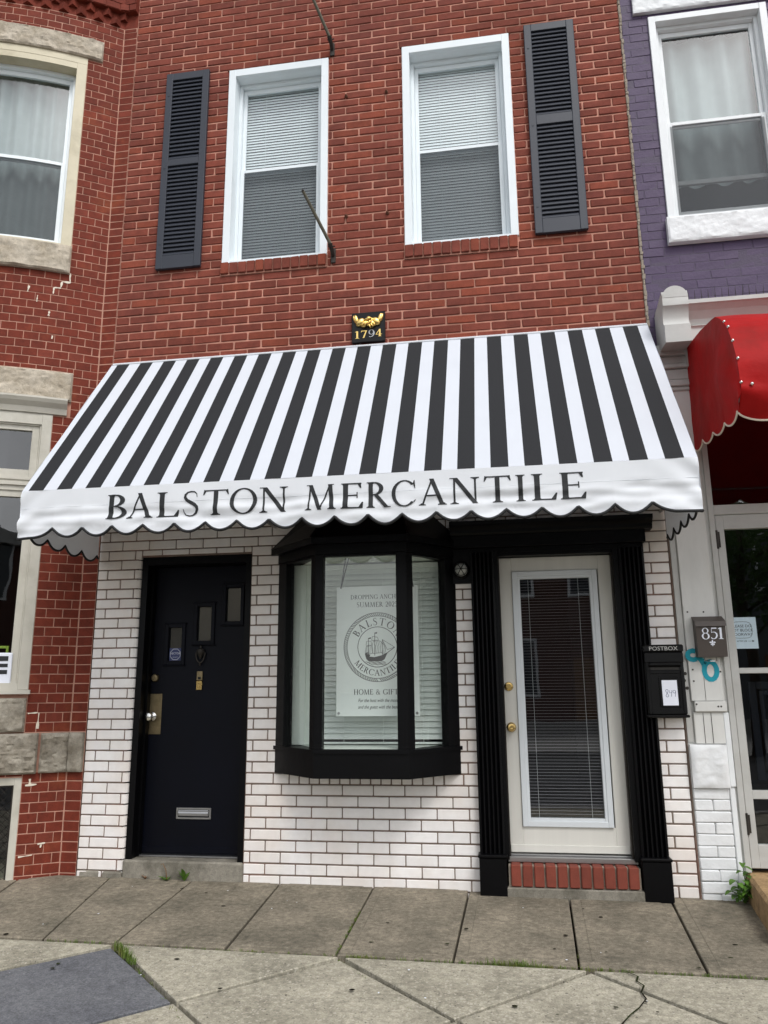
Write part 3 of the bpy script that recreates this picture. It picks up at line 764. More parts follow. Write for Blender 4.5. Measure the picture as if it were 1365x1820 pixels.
# rusty bolt holes and anchors
for x, z in ((-1.157, 6.27), (-.809, 6.265), (-1.155, 5.116), (-.811, 5.108)):
    MB().lathe([(.013, 0), (.016, -.012), (.007, -.02), (.005, -.034)], (x, .002, z), 'y', 8).build('anchor_bolt', 'rust', house, fix=True)
for (x0, x1, z0, z1), nm in ((S1, 1), (S2, 2)):
    sl = MB().box(x0, x1, -.008, .09, z0-.012, z1-.008).build('window_sill', 'mortar_pink', house)
    n = 12; w = (x1-x0)/n
    for i in range(n):
        o = MB().cbox(x0+i*w+.005, x0+(i+1)*w-.005, -.026+random.uniform(-.002, .002), .1, z0, z1+random.uniform(-.004, .001), .004, .0015).build('brick', 'brick_red', sl)
for (x0, x1, z0, z1), zm in ((W1, 5.735), (W2, 5.735)):
    sash_window(house, flat_map, x0, x1, z0, z1, zm, .062, rev=.115, castop=.07)
    MB().cbox(x0-.02, x1+.012, -.006, .02, z1, z1+.009, .002, .001).build('lintel_angle', 'rust', house)
blind('venetian_blind', 'pale slatted venetian blind in the window next to the left shutter', -2.11, -1.42, 4.86, 6.6, .185, .028, R(71), 'blind_white', .030)
blind('venetian_blind', 'pale slatted venetian blind in the window next to the right shutter', -.56, .135, 4.86, 6.6, .185, .028, R(74), 'blind_white', .030)
def shutter(x0, x1, z0, z1, ms):
    m = MB(); y0, y1 = -.042, -.008; sw = .06
    m.cbox(x0, x0+sw, y0, y1, z0, z1, .004); m.cbox(x1-sw, x1, y0, y1, z0, z1, .004)
    for a, b in ((z0, ms[0]), (ms[1], ms[2]), (ms[3], z1)): m.cbox(x0+sw-.001, x1-sw+.001, y0+.002, y1, a, b, .003)
    m.box(x0+sw, x1-sw, -.010, -.008, ms[0], ms[3])
    s = m.build('shutter', 'shutter', house)
    for k in (.12, .5, .88):
        MB().lathe([(.009, 0), (.009, .003)], (x0+.03, y0-.003, z0+(z1-z0)*k), 'y', 8).build('screw', 'shutter', s)
    me = None
    for a, b in ((ms[0], ms[1]), (ms[2], ms[3])):
        n = round((b-a)/.0395); p = (b-a)/n
        for i in range(n):
            if me is None:
                me = MB().prism([(-.037, -.016), (-.033, -.020), (-.018, .015), (-.021, .018)], 'x', x0+sw+.0005, x1-sw-.0005).mesh('slat'); me.materials.append(MATS['shutter'])
            o = bpy.data.objects.new('slat', me); COL.objects.link(o); o.location = (0, 0, a+(i+.5)*p); setpar(o, s)
    return s
shutter(-2.79, -2.393, 4.772, 6.705, (4.895, 5.757, 5.824, 6.632))
shutter(.360, .765, 4.772, 6.72, (4.898, 5.749, 5.838, 6.65))

# ---- bay window
P0, P1, P2, P3 = (-1.667, 0), (-1.292, -.375), (-.657, -.375), (-.344, 0)
def offs(d):
    """bay plan pushed outwards by d"""
    k = d*.4142
    return [(P0[0]-d*1.2, 0.0), (P1[0]-k, P1[1]-d), (P2[0]+k, P2[1]-d), (P3[0]+d*1.2, 0.0)]
def bay_prism(m, d, z0, z1, d2=None, back=.02):
    a = offs(d); b = offs(d if d2 is None else d2)
    a = [(a[0][0], back)]+a+[(a[3][0], back)]; b = [(b[0][0], back)]+b+[(b[3][0], back)]; n = 6
    m.add([(*p, z0) for p in a]+[(*p, z1) for p in b], [tuple(range(n))[::-1], tuple(range(n, 2*n))]+[(i, (i+1) % n, n+(i+1) % n, n+i) for i in range(n)])
m = MB(); bay_prism(m, 0, .742, .912); bay = m.build('bay_window', 'black_paint', house, fix=True)
m = MB(); bay_prism(m, .012, .900, .925); m.build('sill_cap', 'black_paint', bay, fix=True)
m = MB(); bay_prism(m, .004, 2.232, 2.33); m.build('head_board', 'black_paint', bay, fix=True)
m = MB(); bay_prism(m, .05, 2.30, 2.345); m.build('eave', 'black_paint', bay, fix=True)
m = MB(); bay_prism(m, .055, 2.345, 2.64, -.20); m.build('hood', 'black_paint', bay, fix=True)
m = MB()
for a, b in ((offs(.053)[1], offs(-.2)[1]), (offs(.053)[2], offs(-.2)[2])): m.tube([(a[0], a[1], 2.35), (b[0], b[1], 2.642)], .009, 6)
m.build('hood_seam', 'black_paint', bay)
def bay_face(A, B, w0, w1, name='pane'):
    """one glazed side: stiles w0, w1 wide at its ends, glass between"""
    A = Vector((A[0], A[1], 0)); B = Vector((B[0], B[1], 0)); t = (B-A); L = t.length; t.normalize(); nrm = Vector((-t.y, t.x, 0))
    def mp(x, y, z): p = A+t*x+nrm*y; return (p.x, p.y, z)
    for x0, x1 in ((0, w0), (L-w1, L)):
        m = MB(); m.cbox(x0, x1, .0, .05, .912, 2.232, .004); m.cbox(x0+(.0 if x0 else .0), x1, .05, .07, .912, 2.232, .002); m.build('mullion', 'black_paint', bay, mp)
    for za, zb in ((.912, .926), (2.215, 2.232)): MB().cbox(w0, L-w1, .004, .05, za, zb, .002).build('bead', 'black_paint', bay, mp)
    m = MB(); pane(m, w0-.003, L-w1+.003, .92, 2.22, .03); m.build('pane', 'glass_bay', bay, mp)
bay_face(P0, P1, .115, .062); bay_face(P1, P2, .055, .072); bay_face(P2, P3, .062, .11)
# white-painted inside of the bay: floor, ceiling, cheeks
m = MB(); m.add([(P0[0]+.02, .3, .927), (P1[0]+.03, P1[1]+.03, .927), (P2[0]-.03, P2[1]+.03, .927), (P3[0]-.02, .3, .927)], [(0, 1, 2, 3)])
m.add([(P0[0]+.02, .3, 2.228), (P1[0]+.03, P1[1]+.03, 2.228), (P2[0]-.03, P2[1]+.03, 2.228), (P3[0]-.02, .3, 2.228)], [(3, 2, 1, 0)])
m.box(-1.64, -1.60, .03, .4, .93, 2.22); m.box(-.41, -.37, .03, .4, .93, 2.22)
m.box(-1.60, -1.345, .022, .04, .93, 2.222); m.box(-1.50, -1.455, .010, .022, .93, 2.222); m.build('bay_lining', 'room_light', bay)
blind('venetian_blind', 'wide slatted pale blind behind the hanging poster in the bay window', -1.335, -.428, .935, 2.215, .03, .0405, R(66), 'blind_bay', .05, True, cords=3)

# ---- navy door on the left with its frame and stone sill
fr = MB(); fr.box(LD[0]+.002, LD[0]+.05, .012, .2, .13, 2.322); fr.box(LD[1]-.045, LD[1]-.002, .012, .2, .13, 2.322); fr.box(LD[0]+.05, LD[1]-.045, .014, .2, 2.262, 2.322)
fr.box(LD[0]+.05, LD[0]+.066, .09, .14, .15, 2.262)
fr.box(LD[0]-.042, LD[0]+.002, .048, .2, -.05, 2.33)
fr.build('door_frame', 'black_paint', house)
m = MB(); m.cbox(LD[0]-.005, LD[1]+.003, -.012, .30, -.1, .143, .012, .003); m.build('door_sill', 'concrete_sill', house)
m = MB(); m.cbox(LD[0]+.05, LD[1]-.045, .10, .2, .144, .156, .003); m.build('threshold', 'steel', house)
D0, D1, DZ0, DZ1, DY_ = LD[0]+.052, LD[1]-.047, .158, 2.258, .145
lites = [(-2.577, -2.468, 1.536, 1.79), (-2.349, -2.235, 1.686, 1.946), (-2.122, -2.005, 1.83, 2.086)]
m = MB(); xs = sorted({D0, D1, *[v for l in lites for v in l[:2]]}); zs = sorted({DZ0, DZ1, *[v for l in lites for v in l[2:]]})
for i in range(len(xs)-1):
    for j in range(len(zs)-1):
        xc = (xs[i]+xs[i+1])/2; zc = (zs[j]+zs[j+1])/2
        if any(l[0] < xc < l[1] and l[2] < zc < l[3] for l in lites): continue
        m.add([(xs[i], DY_, zs[j]), (xs[i+1], DY_, zs[j]), (xs[i+1], DY_, zs[j+1]), (xs[i], DY_, zs[j+1])], [(0, 1, 2, 3)])
for l in lites: m.box(l[0]-.02, l[0], DY_+.001, DY_+.044, l[2], l[3]); m.box(l[1], l[1]+.02, DY_+.001, DY_+.044, l[2], l[3])
m.box(D0, D1, DY_+.045, DY_+.046, DZ0, DZ0+1.2)
ndoor = m.build('door', 'navy_paint', house); ndoor['label'] = 'navy black flush door with three small stepped lights'
for l in lites:
    m = MB(); frame(m, l[0]-.028, l[1]+.028, l[2]-.028, l[3]+.028, .028, DY_-.014, DY_)
    m.cbox(l[0]-.036, l[1]+.036, DY_-.02, DY_, l[3]+.026, l[3]+.036, .003); m.cbox(l[0]-.036, l[1]+.036, DY_-.022, DY_, l[2]-.036, l[2]-.026, .003); m.build('light_moulding', 'navy_paint', ndoor)
    m = MB(); pane(m, l[0]-.002, l[1]+.002, l[2]-.002, l[3]+.002, DY_+.012); m.build('pane', 'glass_door', ndoor)
    m = MB(); pane(m, l[0]-.002, l[1]+.002, l[2]-.002, l[3]+.002, DY_+.03); m.build('backing', 'room', ndoor)
l = lites[0]
m = MB(); m.add([(l[0]+.006, DY_+.0105, l[2]+.004), (l[1]-.006, DY_+.0105, l[2]+.004), (l[1]-.006, DY_+.0105, l[2]+.098), (l[0]+.006, DY_+.0105, l[2]+.098)], [(0, 1, 2, 3)]); st = m.build('sticker', 'sticker_blue', ndoor)
m = MB(); cx, cz = (l[0]+l[1])/2, l[2]+.051
oc = [(cx+.045*math.cos(PI/8+k*PI/4), cz+.045*math.sin(PI/8+k*PI/4)) for k in range(8)]
for k in range(8):
    a, b = oc[k], oc[(k+1) % 8]; q = .93
    m.add([(a[0], DY_+.0095, a[1]), (b[0], DY_+.0095, b[1]), (cx+(b[0]-cx)*q, DY_+.0095, cz+(b[1]-cz)*q), (cx+(a[0]-cx)*q, DY_+.0095, cz+(a[1]-cz)*q)], [(0, 1, 2, 3)])
put_text(m, 'VECTOR', .021, cx, DY_+.0095, cz+.006); put_text(m, 'SECURITY', .009, cx, DY_+.0095, cz-.022)
m.build('sticker_print', 'paper', st)
m = MB(); m.cbox(-2.727, -2.605, DY_-.004, DY_, .995, 1.293, .002); m.build('lock_plate', 'old_brass', ndoor)
m = MB(); m.lathe([(.03, 0), (.032, -.008), (.014, -.016), (.012, -.04), (.026, -.052), (.03, -.066), (.026, -.078), (.012, -.083)], (-2.672, DY_-.004, 1.125), 'y', 20); m.build('knob', 'chrome', ndoor, smooth=True, auto=40, fix=True)
m = MB(); m.lathe([(.03, 0), (.03, -.012), (.024, -.02), (.012, -.021), (.012, -.024)], (-2.668, DY_, 1.411), 'y', 20); m.build('deadbolt', 'old_brass', ndoor, smooth=True, auto=40, fix=True)
kx, kz = -2.308, 1.575                                  # urn-shaped knocker
m = MB(); m.lathe([(.004, .075), (.008, .07), (.006, .06), (.010, .052), (.026, .045), (.03, .03), (.03, .022), (.022, .005), (.010, -.012), (.008, -.02), (.004, -.026)], (kx, DY_-.016, kz), 'z', 14)
m.tube([(kx-.032+.0*i, DY_-.02, kz+.028) if i == 0 else (kx-.036*math.cos(PI*i/12), DY_-.02, kz+.02-.075*math.sin(PI*i/12)) for i in range(13)], .0055, 7); m.box(kx-.005, kx+.005, DY_-.016, DY_, kz+.0, kz+.03)
m.lathe([(.006, 0), (.009, -.008), (.004, -.016), (.004, -.02)], (kx, DY_-.02, kz-.058), 'z', 10); m.build('knocker', 'iron', ndoor, smooth=True, auto=50, fix=True)
m = MB(); m.cbox(-2.335, -2.288, DY_-.012, DY_, 1.388, 1.458, .003); m.build('door_viewer', 'old_brass', ndoor)
m = MB(); m.box(-2.323, -2.300, DY_-.0135, DY_-.0125, 1.396, 1.414); m.build('viewer_slot', 'black_metal', ndoor)
m = MB(); m.cbox(-2.335, -2.289, DY_-.014, DY_, 1.318, 1.386, .003); m.cbox(-2.322, -2.301, DY_-.019, DY_-.014, 1.333, 1.366, .002); m.build('bell_push', 'brass', ndoor)
m = MB(); frame(m, -2.447, -2.18, .398, .478, .014, DY_-.010, DY_); m.cbox(-2.431, -2.196, DY_-.016, DY_-.002, .418, .462, .006); m.prism([(DY_-.02, .440), (DY_-.012, .462), (DY_-.004, .462), (DY_-.004, .44)], 'x', -2.428, -2.2); m.build('mail_slot', 'steel', ndoor, fix=True)
m = MB(); m.cbox(D0+.01, D1-.01, DY_-.006, DY_, DZ0+.01, DZ0+.05, .003); m.build('kick_strip', 'navy_paint', ndoor)

# ---- entrance surround: fluted pilasters, blocks, entablature
ent = MB().box(-.235, .972, -.03, .012, 2.262, 2.36).build('entrance_surround', 'black_paint', house)
def pilaster(x0, x1):
    m = MB(); n = 5; wl = (x1-x0-.02)/n; prof = [(x0, .01), (x0, -.062), (x0+.012, -.066)]
    for i in range(n):
        a = x0+.01+i*wl
        prof += [(a+wl*.16, -.066)]+[(a+wl*.16+wl*.68*(k/6), -.066+.02*math.sin(PI*k/6)) for k in range(1, 6)]+[(a+wl*.84, -.066)]
    prof += [(x1-.012, -.066), (x1, -.062), (x1, .01)]
    m.prism(prof, 'z', .235, 2.262); m.build('pilaster', 'black_paint', ent, fix=True)
    z0 = gz((x0+x1)/2, -.1)-.02
    m = MB(); m.cbox(x0-.006, x1+.006, -.098, .012, z0, .226, .004); m.cbox(x0-.014, x1+.014, -.107, .012, .2262, .246, .006); m.build('plinth_block', 'black_paint', ent)
pilaster(-.232, -.066); pilaster(.798, .966)
m = MB(); m.cbox(-.362, .985, -.075, .012, 2.295, 2.385, .003); m.build('frieze', 'black_paint', ent)
m = MB(); duct(m, [(.012, 2.386), (-.078, 2.386), (-.088, 2.40), (-.092, 2.42), (-.115, 2.44), (-.135, 2.452), (-.14, 2.478), (.012, 2.49)], -.372, 1.035); m.build('crown', 'black_paint', ent, fix=True)
m = MB(); m.box(-.362, -.232, -.02, .012, 2.045, 2.295); m.build('lamp_board', 'black_paint', ent)
for a, b in ((-.066, -.04), (.758, .798)):
    m = MB(); m.box(a, b, -.045, .16, .21, 2.262); m.build('jamb', 'black_paint', ent)
m = MB(); m.box(.748, .757, .0, .03, .22, 2.24); m.box(-.038, -.030, .0, .03, .22, 2.24); m.build('weather_strip', 'iron', ent)
m = MB(); m.box(-.04, .758, -.02, .16, 2.236, 2.262); m.build('head_jamb', 'black_paint', ent)

# ---- white glazed door on the right
E0, E1, EZ0, EZ1, EY = -.034, .752, .236, 2.232, .062
g0, g1, gz0, gz1 = .058, .652, .402, 2.128
m = MB(); frame(m, E0, E1, EZ0, EZ1, .09, EY, EY+.045, 1, .1, .163); wdoor = m.build('door', 'door_white', house); wdoor['label'] = 'white door with full glass light and mini blind'
m = MB(); frame(m, g0-.001, g1+.001, gz0-.001, gz1+.001, .036, EY-.016, EY+.03); frame(m, g0+.030, g1-.030, gz0+.030, gz1-.030, .024, EY-.010, EY+.03); m.build('glazing_frame', 'glaze_frame', wdoor)
m = MB(); pane(m, g0+.05, g1-.05, gz0+.05, gz1-.05, EY+.004); m.build('pane', 'glass_door', wdoor)
m = MB(); pane(m, g0+.05, g1-.05, gz0+.05, gz1-.05, EY+.034); m.build('pane', 'glass_door', wdoor)
m = MB(); z = gz1-.07
while z > gz0+.06:
    m.prism([(EY+.015, z-.0010), (EY+.015, z+.0004), (EY+.024, z+.0006), (EY+.024, z-.0006)], 'x', g0+.056, g1-.056); z -= .0205
m.build('mini_blind', 'blind_grey', wdoor, kind='stuff')
m = MB()
for x in (.17, .52): m.tube([(x, EY+.012, gz0+.05), (x, EY+.012, gz1-.05)], .0012, 5)
m.build('blind_cord', 'blind_white', wdoor)
m = MB(); m.box(E0, E1, EY+.0455, EY+.06, EZ0, EZ0+.12); m.build('bottom_rail_back', 'room', wdoor)
m = MB(); m.cbox(E0+.006, E1-.006, EY-.008, EY, EZ0+.004, EZ0+.05, .002); m.build('sweep', 'door_white', wdoor)
m = MB(); m.lathe([(.033, 0), (.033, -.006), (.028, -.012), (.012, -.016), (.011, -.034), (.024, -.044), (.028, -.056), (.024, -.068), (.012, -.072), (.006, -.07)], (.008, EY, 1.046), 'y', 22); m.build('knob', 'brass', wdoor, smooth=True, auto=40, fix=True)
m = MB(); m.lathe([(.031, 0), (.031, -.008), (.026, -.016), (.018, -.018), (.017, -.022), (.006, -.022)], (.002, EY, 1.322), 'y', 22); m.build('deadbolt', 'brass', wdoor, smooth=True, auto=40, fix=True)
m = MB(); m.cbox(-.052, .784, -.008, .17, .188, .222, .004); m.cbox(-.052, .784, .03, .17, .222, .232, .004); m.build('threshold', 'steel', house)
stp = MB().box(-.05, .782, -.068, .17, -.08, .178).build('step', 'step_mortar', house)
n = 11; w = .815/n
for i in range(n):
    MB().cbox(-.04+i*w+.0055, -.04+(i+1)*w-.0055, -.09+random.uniform(-.002, .002), .03, .055, .187+random.uniform(-.002, .001), .006, .0015).build('brick', 'step_brick', stp)
m = MB(); m.cbox(-.065, .798, -.098, -.02, -.09, .05, .006, .002); m.build('step_base', 'concrete_sill', stp)
# worn mortar foot along the left pier
m = MB(); m.cbox(XL+.02, -2.95, -.006, .1, -.05, .062, .01, .004); m.cbox(-2.93, LD[0]-.01, -.012, .1, -.05, .058, .012, .005); m.build('wall_foot', 'concrete_sill', house)

# ================================================================ bow-fronted brick rowhouse on the left
BL = -2*BTH*BR                       # arc length of the bow
lh = thing('bow_front_rowhouse', 'dark red brick rowhouse with curved bow front and rough stone lintels', 'house', (-5.2, 0, 0))
def mir(o): return (BL-o[1], BL-o[0], o[2], o[3])
U = (-1.36, -.288, 4.98, 6.80); G_ = (-1.92, -.312, 1.30, 3.48); BS = (-1.30, -.300, .02, .71)
LT = (-1.48, -.165, 6.866, 7.075); SLL = (-1.36, -.283, 4.725, 4.98); LT2 = (-2.04, -.188, 3.48, 3.85); SB = (-1.92, -.312, 1.03, 1.30)
BAND = (-4.6, .13, .735, 1.022); DOG = (-4.6, .12, 7.30, 7.43)
l_ops = [U, mir(U), G_, mir(G_), BS, mir(BS)]
lw = mortar('front_wall', bow_map, BL-.125, .127, -.15, ZT, l_ops, 'mortar_bow', lh, .0022, .1, .14, (0, BL))
allops = l_ops+[LT, mir(LT), SLL, mir(SLL), LT2, mir(LT2), SB, mir(SB), BAND, DOG]
lay_bricks(lw, 'brick', bow_map, BL, -.002, -.08, ZT, 1.024, .0700, .1172, .0062, allops, 'brick_bow', off=-.0015, depth=.035, ch=.002, jit=.001, proud=.0012, prefer=lambda c: c[0] > -4.3)
lay_bricks(lw, 'brick', bow_map, .001, .127, -.08, ZT, 1.024, .0700, .5, .0062, allops, 'brick_bow', off=-.2, depth=.035, ch=.002, jit=.001, half=False, proud=.001, limit=0)
arc = [bow_map(BL*(1-i/24), .012, 0)[:2] for i in range(25)]
shell('rear_walls', [(arc[0][0]-.12, .012)]+arc+[(XL-.004, .012)], [(XL-.004, 9), (arc[0][0]-.12, 9)], -.3, ZT, lh)
# dog-tooth course
m = MB()
for r, (za, zb, pr, ph) in enumerate(((7.235+.07, 7.37, .045, 0), (7.372, 7.44, .062, .5))):
    s = BL+.05+ph*.148
    while s < .06:
        b = Vector(bow_map(s, .03, 0)); t = tangent(bow_map, s)+PI/4; c, sn = math.cos(t), math.sin(t); h = .052
        cor = [(-h, -h), (h, -h), (h, h), (-h, h)]
        vs = [(b.x+p*c-q*sn, b.y+p*sn+q*c, z) for z in (za, zb) for p, q in cor]
        MB().add(vs, [(3, 2, 1, 0), (4, 5, 6, 7)]+[(i, (i+1) % 4, 4+(i+1) % 4, 4+i) for i in range(4)]).build('dogtooth_brick', 'brick_bow', lw)
        s += .148
m.box(BL, 0, .0015, .03, 7.298, 7.442, 40); m.box(0, .127, .0015, .03, 7.298, 7.442)
for k in range(13):
    s0 = BL-BL*k/13; s1 = BL-BL*(k+1)/13
    m.box(s0, s1, -.05, .03, 7.442, ZT-.01, 3)
m.box(0, .127, -.05, .03, 7.442, ZT-.01); m.build('corbel', 'brick_bow', lw, bow_map)
cz = 7.444
m = MB()
for r in range(int((ZT-.02-cz)/.07)):
    s = BL+(.058 if r % 2 else 0)
    while s < .12:
        m.cur = random.random(); m.cbox(s+.003, min(s+.114, .126), -.056, -.02, cz+r*.07+.003, cz+(r+1)*.07-.003, .002); s += .1172
m.build('corbel_brick_field', 'brick_bow', lw, bow_map, rnd=True, kind='stuff')
def stone(x0, x1, y0, z0, z1, name, material, amp, seed, parent=lh, mp=bow_map, cell=.013):
    m = MB(); rock_box(m, x0, x1, y0, .08, z0, z1, amp, cell, seed); return m.build(name, material, parent, mp, smooth=True, auto=28, fix=False)
for f, sd in ((lambda o: o, 1), (mir, 9)):
    o = f(LT); stone(o[0], o[1], -.018, 6.868, 7.072, 'lintel_stone', 'stone', .03, sd)
    o = f(SLL); stone(o[0], o[1], -.03, 4.728, 4.978, 'sill_stone', 'stone', .028, sd+3)
    o = f(LT2); stone(o[0], o[1], -.015, 3.60, 3.848, 'lintel_stone', 'stone', .03, sd+5)
    o = f(SB); n = 2
    for k in range(n): stone(o[0]+(o[1]-o[0])*k/n+.004, o[0]+(o[1]-o[0])*(k+1)/n-.004, -.025, 1.03, 1.272, 'base_stone', 'stone_dark', .04, sd+7+k)
s = -.205; stone(s+.008, -.002, -.03, .738, 1.018, 'base_stone', 'stone_dark', .04, 21)
m = MB(); rock_box(m, .0, .122, -.03, .08, .738, 1.018, .03, .018, 22); m.build('base_stone', 'stone_dark', lh, bow_map, smooth=True, auto=50)
k = 0
while s > BL-.1:
    e = max(BL-.1, s-.62); stone(e+.008, s-.008, -.03, .735, 1.02, 'base_stone', 'stone_dark', .045, 30+k); s = e; k += 1
# upper sash windows (curved with the bow)
for o in (U, mir(U)):
    a, b, c, d = o
    MB().box(a, b, -.006, .3, d-.001, d+.067, 10).build('lintel_soffit', 'cream_paint', lh, bow_map)
    sash_window(lh, bow_map, a, b, c, d, 5.83, .085, 'cream_paint', 'vinyl_white', .11, 8, casd=-.005, castop=.06)
def curtain(name, label, x0, x1, z0, z1, y, mp, waves, material='curtain', amp=.025):
    def f(u, v):
        x = x0+(x1-x0)*u; return (x, y+amp*math.sin(waves*2*PI*u+.8*math.sin(7*u)+.2*v)*(.6+.4*math.sin(3*u)), z0+(z1-z0)*v)
    m = MB().grid(f, waves*10, 4); o = m.build(name, material, None, mp, smooth=True); return tag(o, label, 'curtain')
curtain('curtain', 'pale hanging curtain behind the upper sash window of the bow front', U[0]+.1, U[1]-.1, 5.0, 6.75, .24, bow_map, 6)
# shop windows of the bow
for o in (G_, mir(G_)):
    a, b, c, d = o
    m = MB(); frame(m, a, b, c+.03, d, .075, -.008, .06, 8, .09, .05); frame(m, a+.075, b-.075, c+.08, d-.09, .012, .006, .06, 8); w = m.build('shop_window', 'putty_paint', lh, bow_map)
    m = MB(); m.cbox(a+.04, a+.08, -.03, .1, 0, .01, .001)
    m = MB(); m.box(a+.075, b-.075, .01, .07, 2.845, 2.96, 8); m.box(a+.075, b-.075, -.006, .06, 2.885, 2.91, 8); m.box(a+.075, b-.075, .0, .06, 2.93, 2.945, 8); m.build('transom_bar', 'putty_paint', w, bow_map)
    for z0, z1 in ((c+.08, 2.845), (2.96, d-.09)):
        m = MB(); frame(m, a+.087, b-.087, z0, z1, .055, .02, .06, 8, .05, .055); m.build('sash', 'putty_paint', w, bow_map)
        m = MB(); pane(m, a+.14, b-.14, z0+.05, z1-.045, .045, 8); m.build('pane', 'glass_shop', w, bow_map)
    m = MB(); m.box(a-.015, b+.015, -.05, .1, c+.0, c+.03, 8); m.build('window_sill', 'putty_paint', w, bow_map)
    x0, x1 = a-.02, b+.1
    m = MB()
    for k in range(8): duct(m, [(.05, 3.482), (-.02, 3.482), (-.03, 3.51), (-.035, 3.525), (-.07, 3.56), (-.085, 3.585), (-.085, 3.60), (.05, 3.612)], x0+(x1-x0)*k/8, x0+(x1-x0)*(k+1)/8)
    m.build('window_cornice', 'putty_paint', w, bow_map, fix=True)
# shop stock seen through the glass
t = thing('display_crate', 'green crate on the sill inside the bow shop window', 'crate', bow_map(-.56, .2, 1.36))
m = MB(); m.cbox(-.64, -.47, .14, .3, 1.35, 1.50, .004); m.build('crate_body', 'green_item', t, bow_map)
m = MB(); m.box(-.62, -.50, .17, .27, 1.50, 1.507); m.build('lid', 'green_item', t, bow_map)
t = thing('display_stand', 'yellow green open stand on top of the crate in the shop window', 'stand', bow_map(-.56, .2, 1.5))
m = MB(); frame(m, -.63, -.495, 1.507, 1.66, .02, .19, .22); m.build('rail', 'lime_item', t, bow_map)
ws = thing('window_sign', 'white board sign with black letter leaning in the bow shop window', 'sign', bow_map(-.5, .02, 1.335))
m = MB(); m.cbox(-.80, -.438, .0, .014, 1.335, 1.60, .008); bd = m.build('board', 'paper', ws, bow_map)
m = MB()
for zz0, zz1 in ((1.445, 1.475), (1.495, 1.52), (1.54, 1.575)): m.box(-.57, -.466, -.002, .001, zz0, zz1)
m.box(-.60, -.57, -.002, .001, 1.445, 1.575); m.build('letter', 'print_black', ws, bow_map)
# basement window with a diamond mesh guard
for o in (BS, mir(BS)):
    a, b, c, d = o
    m = MB(); frame(m, a, b, c-.06, d, .05, .0, .07, 6); w = m.build('basement_window', 'putty_paint', lh, bow_map)
    m = MB(); pane(m, a+.05, b-.05, c-.01, d-.05, .06, 6); m.build('pane', 'glass_shop', w, bow_map)
    m = MB(); frame(m, a+.05, b-.05, c-.01, d-.05, .012, .015, .03, 6)
    st = .055; q = a+.05-(d-c)
    while q < b:
        for sg in (1, -1):
            pts = []
            for i in range(13):
                z = c+(d-.06-c)*i/12; x = q+(z-c) if sg > 0 else q+(d-c)-(z-c)
                if a+.05 < x < b-.05: pts.append(bow_map(x, .022+.002*sg, z))
            if len(pts) > 1: m.tube([Vector(p) for p in pts], .0022, 4); 
        q += st
    # mesh wires are already in world space; frame needs mapping
    mm = MB(); mm.f = m.f; mm.rnd = m.rnd; nfr = 4*24 if False else 0
    vs = []
    for i, v in enumerate(m.v): vs.append(v)
    fr_n = 24*2+2*4*(6+1)
    mm.v = [bow_map(*v) if i < fr_n else v for i, v in enumerate(m.v)]
    mm.build('mesh_guard', 'iron', w)
# pale repointing streaks in the bow brickwork
for pts in ([(-.275, 4.74), (-.278, 4.70), (-.272, 4.655)], [(-.27, 4.655), (-.335, 4.652)], [(-.335, 4.652), (-.34, 4.60)], [(-.34, 4.592), (-.392, 4.589), (-.394, 4.53)], [(-.58, 4.575), (-.588, 4.52)], [(-.51, 4.50), (-.512, 4.44)],
            [(-.41, 4.37), (-.414, 4.33)], [(-.37, 4.16), (-.373, 4.13)], [(-.245, .655), (-.247, .70)], [(-.20, .66), (-.275, .655)], [(-.11, .255), (-.16, .25)], [(-.135, .25), (-.14, .225)], [(-.19, .18), (-.28, .172)], [(-.235, 1.165), (-.30, 1.16)], [(-.225, 1.165), (-.228, 1.05)]):
    m = MB()
    for i in range(len(pts)-1):
        a, b = pts[i], pts[i+1]; w = .0045+.003*random.random()
        dx, dz = b[0]-a[0], b[1]-a[1]; l = math.hypot(dx, dz); nx, nz_ = -dz/l*w, dx/l*w
        q = 4; L1 = []; L2 = []
        for k in range(q+1):
            f = k/q; jw_ = random.uniform(.35, 1.5); x = a[0]+dx*f; z = a[1]+dz*f; L1.append((x+nx*jw_, -.0035, z+nz_*jw_)); L2.append((x-nx*jw_, -.0035, z-nz_*jw_))
        for k in range(q): m.add([L1[k], L1[k+1], L2[k+1], L2[k]], [(0, 1, 2, 3)])
    m.build('mortar_patch', 'cream_trim', lw, bow_map)


# ================================================================ purple painted rowhouse on the right
rh = thing('purple_rowhouse', 'purple painted brick rowhouse with white shopfront pilaster and cornice', 'house', (2.5, 0, 0))
RX0, RX1 = 1.152, 5.4
PW = (1.362, 2.272, 4.80, 6.66); PW2 = (3.55, 4.46, 4.80, 6.66)
PL_ = (1.25, 2.385, 6.70, 6.93); PS = (1.345, 2.29, 4.585, 4.80)
sh2 = lambda o: (o[0]+2.188, o[1]+2.188, o[2], o[3])
r_ops = [PW, sh2(PW)]
rw = mortar('upper_wall', flat_map, RX0, RX1, 3.55, ZT, r_ops, 'purple_joint', rh, .002)
lay_bricks(rw, 'brick', flat_map, RX0, RX1, 3.552, ZT, 4.50, .0722, .212, .0035, r_ops+[PL_, PS, sh2(PL_), sh2(PS)], 'purple', off=.04, ch=.004, jit=.002, proud=.0015, depth=.03)
shell('rear_walls', [(RX0+.003, .01), (RX1, .01)], [(RX1, 9), (RX0+.003, 9)], -.3, ZT, rh)
